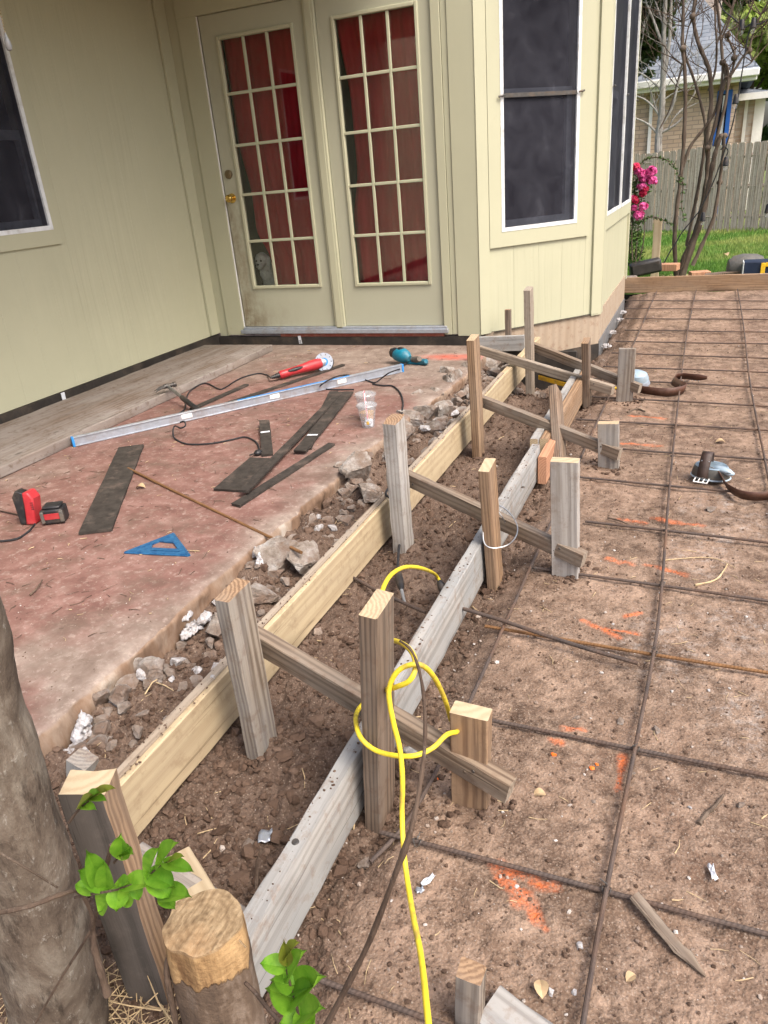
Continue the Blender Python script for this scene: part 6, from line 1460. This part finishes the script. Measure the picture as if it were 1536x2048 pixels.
# rose bush
RY_ = 8.85; t = thing('rose_bush', Yp(*CX(110, 1830), RY_), 'climbing rose bush with pink and red blooms behind the bay corner', 'rose bush')
g = G(); rs = random.Random(4); r0 = Yp(*CX(100, 1850), RY_)
def cane(pts, r): P = spline([Yp(*CX(*q), RY_+rs.uniform(-.1, .1)) for q in pts], 5); g.tube(P, [r*(1-.6*i/len(P)) for i in range(len(P))], 6); return P
cn = [cane(p, .008) for p in ([(90, 1860), (80, 1600), (100, 1350), (110, 1180)], [(100, 1860), (120, 1600), (150, 1350), (210, 1190)], [(70, 1860), (60, 1500), (60, 1250)], [(110, 1860), (160, 1650), (170, 1450)],
      [(110, 1250), (150, 1110), (220, 1075), (300, 1085), (360, 1120), (395, 1180), (400, 1250)], [(150, 1500), (220, 1480), (290, 1500), (350, 1530)], [(400, 1200), (430, 1260), (420, 1400), (440, 1500)])]
g.build('canes', M_['bark_stem'], t)
bl = []
for (a, b, r) in ((90, 1180, .07), (130, 1240, .10), (110, 1330, .10), (180, 1290, .08), (100, 1430, .10), (90, 1530, .11), (150, 1500, .06), (80, 1640, .12), (120, 1720, .10), (80, 1780, .12), (200, 1220, .06), (60, 1400, .12), (170, 1400, .06), (60, 1280, .12), (130, 1600, .07)): bl.append((tuple(Yp(*CX(a, b), RY_)), (r, r, r)))
for P in cn[4:]:
    for q in P[3::2]: bl.append((tuple(q), (.028, .028, .022)))
V, F = leafcloud(cloudpts(bl, 7500, 4), .013, 4); npmesh('foliage', V, F, M_['roseleaf'], t, smooth=False)
def bloom(a, b, r, mat, dy):
    p = Yp(*CX(a, b), RY_-dy); g = G(); rr = random.Random(int(a*b))
    for i in range(44):
        th = rr.random()*6.28; ph = math.acos(rr.uniform(-.6, 1)); d = Vector((math.sin(ph)*math.cos(th), math.sin(ph)*math.sin(th), math.cos(ph))); c = p+d*r*rr.uniform(.45, 1); s = r*.42
        u = d.cross(Vector((rr.random(), rr.random(), rr.random()))).normalized(); v = d.cross(u); k = [c+(u*math.cos(q)+v*math.sin(q))*s+d*s*.3 for q in (0, 1.26, 2.5, 3.77, 5.0)]; g.add([c]+k, [(0, 1, 2), (0, 2, 3), (0, 3, 4), (0, 4, 5), (0, 5, 1)])
    g.build('bloom', M_[mat], t, flat=True)
for a, b, r, m in ((105, 1140, .045, 'petal_red'), (125, 1172, .04, 'petal'), (148, 1190, .045, 'petal'), (210, 1175, .055, 'petal'), (228, 1165, .035, 'petal'), (160, 1222, .045, 'petal'), (222, 1240, .05, 'petal'), (205, 1215, .04, 'petal'), (150, 1275, .05, 'petal'), (172, 1290, .035, 'petal_red'), (160, 1315, .04, 'petal_red'), (100, 1365, .045, 'petal_red'), (95, 1418, .035, 'petal'), (162, 1410, .045, 'petal'), (130, 1472, .055, 'petal'), (115, 1460, .035, 'petal'), (82, 1355, .03, 'petal'), (148, 1330, .03, 'petal_red')): bloom(a, b, r, m, .10)
# things on the lawn by the form
ZL = -.035
c = Yp(*CX(175, 1805), 8.75); t = thing('floodlight_box', (c.x, 8.75, -.05), 'glossy black box tipped on the lawn behind the pine stake', 'box')
M = T(c.x, 8.75, c.z-.05) @ RZ(R(12)) @ RY(R(-9)); g = G(); g.box(-.16, .16, -.08, .08, -.05, .09, M); g.build('body', M_['black'], t, bevel=.02); g = G(); g.box(-.14, .14, -.09, -.081, -.03, .07, M); g.build('panel', M_['charcoal2'], t, bevel=.004)
for i, (a, b, w, rz, lab) in enumerate([(330, 1820, .22, -14, 'brick paver left of the crepe myrtle base'), (545, 1852, .20, 16, 'brick paver right of the crepe myrtle base'), (600, 1880, .001, 0, '')]):
    if not lab: continue
    c = Yp(*CX(a, b), 9.2); g = G(); g.box(-w/2, w/2, -.07, .07, -.04, .035, T(c.x, 9.2-(i*.25), c.z) @ RZ(R(rz))); tag(g.build('edging_brick', M_['redblock'], bevel=.006), lab, 'paver')
c = Yp(*CX(835, 1835), 8.75); t = thing('cement_bucket', (c.x, 8.75, -.05), 'dirty grey bucket lying on its side behind the far form board', 'bucket')
M = T(c.x, 8.75, c.z) @ RZ(R(8)) @ RY(R(90)); g = G(); g.lathe([(0, -.15), (.10, -.14), (.145, -.09), (.165, 0), (.155, .12), (.13, .18), (.12, .16), (.10, .10), (0, .08)], 28, M @ Matrix.Diagonal((.92, 1, 1, 1))); g.build('body', M_['padgray'], t)
g = G(); g.tube([(.02, -.16, .02), (.08, -.13, .10), (.10, -.04, .17)], .008, 6, M); g.build('bail_handle', M_['alu'], t)
c = Yp(*CX(700, 1885), 8.65); g = G(); g.box(-.17, .17, -.06, .06, -.04, .07, T(c.x, 8.65, c.z-.03) @ RZ(R(-6)) @ RY(R(-5))); tag(g.build('old_timber', M_['stake_brown'], bevel=.006), 'short rotten timber lying left of the grey bucket', 'timber')
c = Yp(*CX(965, 1890), 8.45); t = thing('tool_case', (c.x, 8.45, -.04), 'navy tool case with yellow trim on the lawn at the right edge', 'tool case')
g = G(); g.box(c.x-.17, c.x+.35, 8.40, 8.60, -.04, .215); g.build('case_body', plain('navy_plastic', (.012, .02, .045), .5), t, bevel=.012)
g = G(); g.box(c.x-.02, c.x+.02, 8.385, 8.399, -.03, .20); g.box(c.x+.02, c.x+.352, 8.385, 8.399, .165, .205); g.build('yellow_trim', M_['toolyellow'], t, bevel=.003)
g = G(); g.box(c.x-.178, c.x-.171, 8.39, 8.60, -.03, .21); g.build('edge_trim', M_['paint_white'], t)
c = Yp(*CX(60, 1905), 8.4); g = G(); g.box(-.08, .08, -.06, .06, -.06, .03, T(c.x, 8.4, c.z)); tag(g.build('concrete_block', M_['rubble'], bevel=.012), 'small grey concrete block on the lawn at the bay corner', 'block')
P = spline([Yp(*CX(q[0], q[1]), 8.5-.1*i) for i, q in enumerate([(360, 1925), (430, 1908), (500, 1903), (575, 1895)])], 5); g = G(); g.tube(P, .009, 7); tag(g.build('pale_hose', M_['bark_pale']), 'pale thin hose lying on the lawn behind the far form board', 'hose')
c = Zp(1457, 510, -.08); curled_leaf(1455, 512, -.08, .11, label='big pale dead leaf on the far lawn', a=2.0)
sticks('mulch', 260, (-.5, .15, 8.9, 9.6), lambda x, y: float(lz(y))+.015, (.02, .08), (.002, .005), M_['drygrass'], 'brown mulch and dead leaves round the crepe myrtle base', 8)

# ================================================================== NEAR TRUNK, STUMP, SHOOTS
t = thing('tree', (-.93, .50, -.15), 'smooth grey-brown tree trunk rising at the left edge of the view', 'tree')
cpts = [Zp(128, 2080, -.12)]; yb = cpts[0].y
ax = [(cpts[0], .080)]
for (px, py, r) in ((110, 1960, .076), (52, 1760, .071), (-12, 1560, .066), (-66, 1380, .063), (-112, 1200, .061), (-142, 1050, .060), (-170, 800, .058), (-260, 400, .055)):
    p = Yp(px, py, yb+.0); ax.append((p, r))
P = spline([a for a, r in ax], 8); rr = [r for a, r in ax]; RR = [rr[min(int(i/8), len(rr)-2)]*(1-(i/8 % 1))+rr[min(int(i/8)+1, len(rr)-1)]*(i/8 % 1) for i in range(len(P))]
g = G(); g.tube([P[0]-Vector((0, 0, .2))]+P, [.10]+RR, 40)
o = g.build('trunk', M_['bark'], t); tx = bpy.data.textures.new('lump', 'CLOUDS'); tx.noise_scale = .10; sb = o.modifiers.new('s', 'SUBSURF'); sb.levels = 1; sb.render_levels = 1; d = o.modifiers.new('d', 'DISPLACE'); d.texture = tx; d.strength = .014; d.mid_level = .5
def limb(name, pts, r, mat, parent, taper=.5, n=8):
    P = spline(pts, 7); g = G(); k = len(P); g.tube(P, [r*(1-taper*i/k)*(1+.10*math.sin(i*1.9)) for i in range(k)], n); return g.build(name, M_[mat], parent), P
yt = .42
limb('bark_limb', [Yp(215, 1990, .45), Yp(190, 1900, .46), Yp(185, 1850, .47), Yp(200, 1800, .46), Yp(212, 1740, .45), Yp(222, 1690, .45)], .006, 'bark_dark', t, .6)
limb('vine_stem', [Yp(-20, 1828, .36), Yp(60, 1812, .37), Yp(120, 1790, .39), Yp(160, 1785, .42), Yp(185, 1840, .44), Yp(170, 1880, .44), Yp(120, 1960, .43), Yp(70, 2048, .42)], .0032, 'bark_dark', t, .5)
limb('vine_stem', [Yp(-10, 1700, .37), Yp(50, 1735, .38), Yp(115, 1775, .40)], .0016, 'bark_stem', t, .3)
# stump
sp = Zp(406, 1842, .40); t = thing('tree_stump', (sp.x, sp.y, -.15), 'freshly cut round stump top in the near foreground', 'stump')
r0 = .050; n = 56; g = G(); prof = []
for i, z in enumerate([0, .02, .06, .12, .2, .3, .4, .55]): prof.append(z)
vs = []; fs = []
lx, ly = .012, .02
for zi, z in enumerate(prof):
    for k in range(n):
        a = 2*math.pi*k/n; rr_ = r0*(1+.05*math.sin(a*2+.6)+.035*math.sin(a*5+z*8)+.02*math.sin(a*9+z*20))*(1+z*.12)
        if z == 0: rr_ *= .965
        vs.append((sp.x+rr_*math.cos(a)-lx*z, sp.y+rr_*math.sin(a)-ly*z, .40-z-(0 if zi else -.0015*math.sin(a*7)) - (.012 if (zi == 1 and math.sin(a) < -.2) else 0)))
for zi in range(len(prof)-1):
    for k in range(n): k2 = (k+1) % n; fs.append((zi*n+k2, zi*n+k, (zi+1)*n+k, (zi+1)*n+k2))
mi = [0]*len(fs)
g.add(vs, fs)
# peeled band below the cut shows pale wood, bark further down with a ragged border
for i, f in enumerate(g.f):
    zi, k = divmod(i, n); a = 2*math.pi*k/n
    g.m[i] = 1 if (zi == 0 or (zi == 1) or (zi == 2 and (math.sin(a*3+1) > -.55)) or (zi == 3 and math.sin(a*4+.5) > .75)) else 0
top = [(sp.x, sp.y, .402)]+[]; nb = len(g.v)
rings = []
for q in (.8, .55, .3):
    for k in range(n): a = 2*math.pi*k/n; g.v.append((sp.x+(vs[k][0]-sp.x)*q, sp.y+(vs[k][1]-sp.y)*q, .4008+.0004*math.sin(q*9)))
g.v.append((sp.x, sp.y, .4015))
prev = 0
for j in range(3):
    for k in range(n):
        k2 = (k+1) % n; a0 = (nb-n*len(prof) if j == 0 else nb+(j-1)*n); b0 = nb+j*n; g.f.append((a0+k, a0+k2, b0+k2, b0+k)); g.m.append(1)
for k in range(n): g.f.append((nb+2*n+k, nb+2*n+(k+1) % n, nb+3*n)); g.m.append(1)
M = T(sp.x, sp.y, .40); Mi = M.inverted(); g.v = [tuple(Mi @ Vector(v)) for v in g.v]
o = g.build('stump', M_['stumpwood'], t, M, ang=60)
sb = o.modifiers.new('s', 'SUBSURF'); sb.levels = 1; sb.render_levels = 2; sb.subdivision_type = 'SIMPLE'; tx = bpy.data.textures.new('lump2', 'CLOUDS'); tx.noise_scale = .03; d = o.modifiers.new('d', 'DISPLACE'); d.texture = tx; d.strength = .004; d.mid_level = .5
limb('loose_bark', [Yp(340, 1905, sp.y-.035), Yp(334, 1940, sp.y-.04), Yp(340, 1985, sp.y-.045), Yp(355, 2060, sp.y-.05)], .0045, 'bark_dark', t, .1)
g = G(); rs = random.Random(5)
for i in range(0):
    a = rs.uniform(3.4, 5.6); c = Vector((sp.x+r0*math.cos(a), sp.y+r0*math.sin(a), .395)); d_ = Vector((math.cos(a), math.sin(a), rs.uniform(-1.2, .8))).normalized(); g.tube([c, c+d_*rs.uniform(.003, .010)], [.0014, .0004], 4)
g.tube([Zp(478, 1880, .395), Zp(492, 1895, .39)], .0012, 4); g.build('splinter', M_['stumpwood'], t)
# long thin shoot
def leaf(g, base, d, up, L, w):
    d = d.normalized(); s = d.cross(up).normalized(); u = s.cross(d).normalized(); n = 10; vs = []; fs = []
    for i in range(n+1):
        q = i/n; ww = 1.08*w*math.sin(math.pi*q**.85)**.6 if 0 < i < n else .0008; droop = -.18*L*q*q
        for k in (-1, -.5, 0, .5, 1): vs.append(base+d*L*q+s*ww*k*.5+u*(droop+abs(k)*w*.30+.03*w*math.sin(q*9+k*3)))
    for i in range(n):
        for k in range(4): fs.append((i*5+k, i*5+k+1, i*5+k+6, i*5+k+5))
    g.add(vs, fs)
def yd(px, py, y): return Yp(px, py, y)
pts = [yd(640, 2075, .33), yd(690, 1980, .34), yd(740, 1880, .35), yd(790, 1750, .36), yd(822, 1660, .37), yd(840, 1570, .39), yd(850, 1480, .41), yd(848, 1400, .43), yd(838, 1340, .44), (yd(822, 1300, .45)), yd(800, 1282, .46)]
t = thing('bare_shoot', pts[0], 'thin bare brown shoot crossing the yellow cord in the foreground', 'twig')
P = spline(pts, 7); g = G(); k = len(P); g.tube(P, [.0031*(1-.70*(i/k)**.7)*(1+.12*math.sin(i*.9)+(.35 if abs(i-k*.36) < 2 else 0)) for i in range(k)], 8); g.build('stem', M_['bark_dark'], t)
def sprig(name, stem, leaves, label, r=.0018):
    t = thing(name, stem[0], label, 'sprig'); P = spline(stem, 6); g = G(); g.tube(P, [r*(1-.6*i/len(P)) for i in range(len(P))], 6); g.build('stem', M_['bark_dark'], t)
    for (b, tip, w, m) in leaves:
        d = tip-b; g = G(); up = (CO-b).normalized()*.7+Vector((0, 0, .6)); leaf(g, b, d, up, d.length, w); o = g.build('leaf', M_[m], t); 
    return t
def lf(y, b, tip, w, m='leaf', dy=.01): return (yd(b[0], b[1], y), yd(tip[0], tip[1], y-dy), w, m)
y = .41
sprig('leafy_sprig', [yd(150, 1795, .41), yd(185, 1788, .40), yd(230, 1780, .40), yd(275, 1765, .41), (yd(300, 1748, .41)), yd(325, 1728, .41), yd(345, 1722, .41)], [
 lf(y, (215, 1775), (160, 1740), .026), lf(y, (205, 1772), (180, 1712), .024), lf(y, (200, 1780), (150, 1770), .020), lf(y, (225, 1780), (195, 1825), .026), lf(y, (215, 1776), (205, 1735), .020),
 lf(y, (240, 1780), (232, 1822), .024, 'leaf', .02), lf(y, (235, 1775), (250, 1760), .018), lf(y, (262, 1770), (248, 1815), .020), lf(y, (250, 1772), (298, 1757), .023), lf(y, (268, 1768), (278, 1800), .014),
 lf(y, (298, 1750), (300, 1702), .020), lf(y, (300, 1748), (345, 1770), .024), lf(y, (302, 1750), (338, 1795), .024), lf(y, (325, 1790), (370, 1785), .022), lf(y, (325, 1792), (348, 1815), .017), lf(y, (322, 1730), (336, 1684), .022), lf(y, (328, 1726), (378, 1735), .015), lf(y, (340, 1724), (356, 1706), .009, 'leaf_young')],
 'bright green leafy sprig hanging in front of the near post')
sprig('leafy_sprig', [yd(228, 1725, .44), yd(240, 1712, .44), yd(250, 1706, .44)], [lf(.44, (246, 1710), (238, 1678), .022), lf(.44, (248, 1710), (260, 1702), .014), lf(.44, (240, 1712), (250, 1690), .014)], 'single small green leaf tuft on the bark above the leafy sprig')
sprig('young_sprig', [yd(138, 1645, .40), yd(150, 1628, .40), yd(165, 1612, .40), yd(185, 1595, .40), yd(210, 1572, .40)], [lf(.40, (160, 1618), (170, 1585), .012, 'leaf_young'), lf(.40, (172, 1606), (185, 1578), .013, 'leaf'), lf(.40, (180, 1600), (200, 1575), .012, 'leaf_young'), lf(.40, (165, 1614), (185, 1612), .010, 'leaf'), lf(.40, (185, 1594), (214, 1568), .011, 'leaf_young'), lf(.40, (182, 1597), (205, 1594), .010, 'leaf')], 'small bronze-green shoot against the sawn post top')
y = .36
sprig('leafy_sprig', [yd(612, 2080, y), yd(600, 2040, y), yd(590, 2000, y), yd(578, 1960, y), yd(572, 1925, y), yd(576, 1895, y)], [
 lf(y, (572, 1935), (522, 1925), .017), lf(y, (578, 1955), (590, 1905), .020), lf(y, (574, 1925), (568, 1895), .012, 'leaf_young'), lf(y, (575, 1915), (582, 1882), .013, 'leaf_young'), lf(y, (580, 1972), (545, 1958), .020), lf(y, (588, 1998), (535, 1975), .034), lf(y, (590, 2000), (625, 1950), .032),
 lf(y, (600, 2035), (632, 2010), .026), lf(y, (605, 2050), (560, 2045), .022), lf(y, (600, 2030), (628, 2050), .022), lf(y, (586, 1985), (612, 1965), .014)], 'bright green leafy sprig at the bottom edge over the white board')
limb_t = thing('dark_twig', yd(490, 1975, .40), 'thin dark twig bent beside the stump at the bottom', 'twig')
P = spline([yd(490, 1965, .40), yd(510, 1985, .40), yd(530, 2010, .39), yd(560, 2045, .38)], 6); g = G(); g.tube(P, [.0022]*len(P), 6); g.build('stem', M_['bark_dark'], limb_t)
g = G(); leaf(g, yd(1490, 2045, .9), Vector((.07, .03, .01)), Vector((0, 0, 1)), .07, .012); tag(g.build('grass_blade', M_['leaf']), 'green grass blade at the bottom right corner', 'grass blade')
# straw at the near left
sticks('straw_heap', 650, (-1.45, -.72, .36, .62), lambda x, y: float(gh(x, y))+random.Random(int(x*9999)).random()*.03, (.04, .13), (.0007, .0017), M_['drygrass'], 'pale dry straw heaped round the foot of the trunk and post', 12)
# ================================================================== LIGHT, SKY, CAMERA
w = bpy.data.worlds.new('World'); sc.world = w; w.use_nodes = True; nt = w.node_tree
bg = nt.nodes['Background']; sky = nt.nodes.new('ShaderNodeTexSky'); sky.sky_type = 'NISHITA'; sky.sun_disc = False
EL, AZ = R(54), R(116)      # sun high, behind the viewer's right
sky.sun_elevation = EL; sky.sun_rotation = AZ; sky.air_density = 1.0; sky.dust_density = 6.0; sky.ozone_density = .6
nt.links.new(sky.outputs[0], bg.inputs[0]); bg.inputs[1].default_value = .15
sd = bpy.data.lights.new('sun', 'SUN'); sd.energy = 1.1; sd.angle = R(20); sd.color = (1, .965, .92)
so = bpy.data.objects.new('sun', sd); COL.objects.link(so)
dv = Vector((math.sin(AZ)*math.cos(EL), math.cos(AZ)*math.cos(EL), math.sin(EL)))
so.rotation_euler = dv.to_track_quat('Z', 'Y').to_euler(); so.location = (4, -3, 9)
cam = bpy.data.cameras.new('camera'); co = bpy.data.objects.new('camera', cam); COL.objects.link(co)
cam.sensor_fit = 'VERTICAL'; cam.sensor_height = 36; cam.lens = FPX/2048*36; cam.clip_start = .05; cam.clip_end = 400
co.matrix_world = Matrix(((CR.x, CU.x, -CF.x, 0), (CR.y, CU.y, -CF.y, 0), (CR.z, CU.z, -CF.z, HC), (0, 0, 0, 1)))
sc.camera = co
sc.view_settings.view_transform = 'Standard'; sc.view_settings.look = 'None'; sc.view_settings.gamma = 1; sc.view_settings.exposure = 1.16
sc.cycles.max_bounces = 8; sc.cycles.transparent_max_bounces = 24
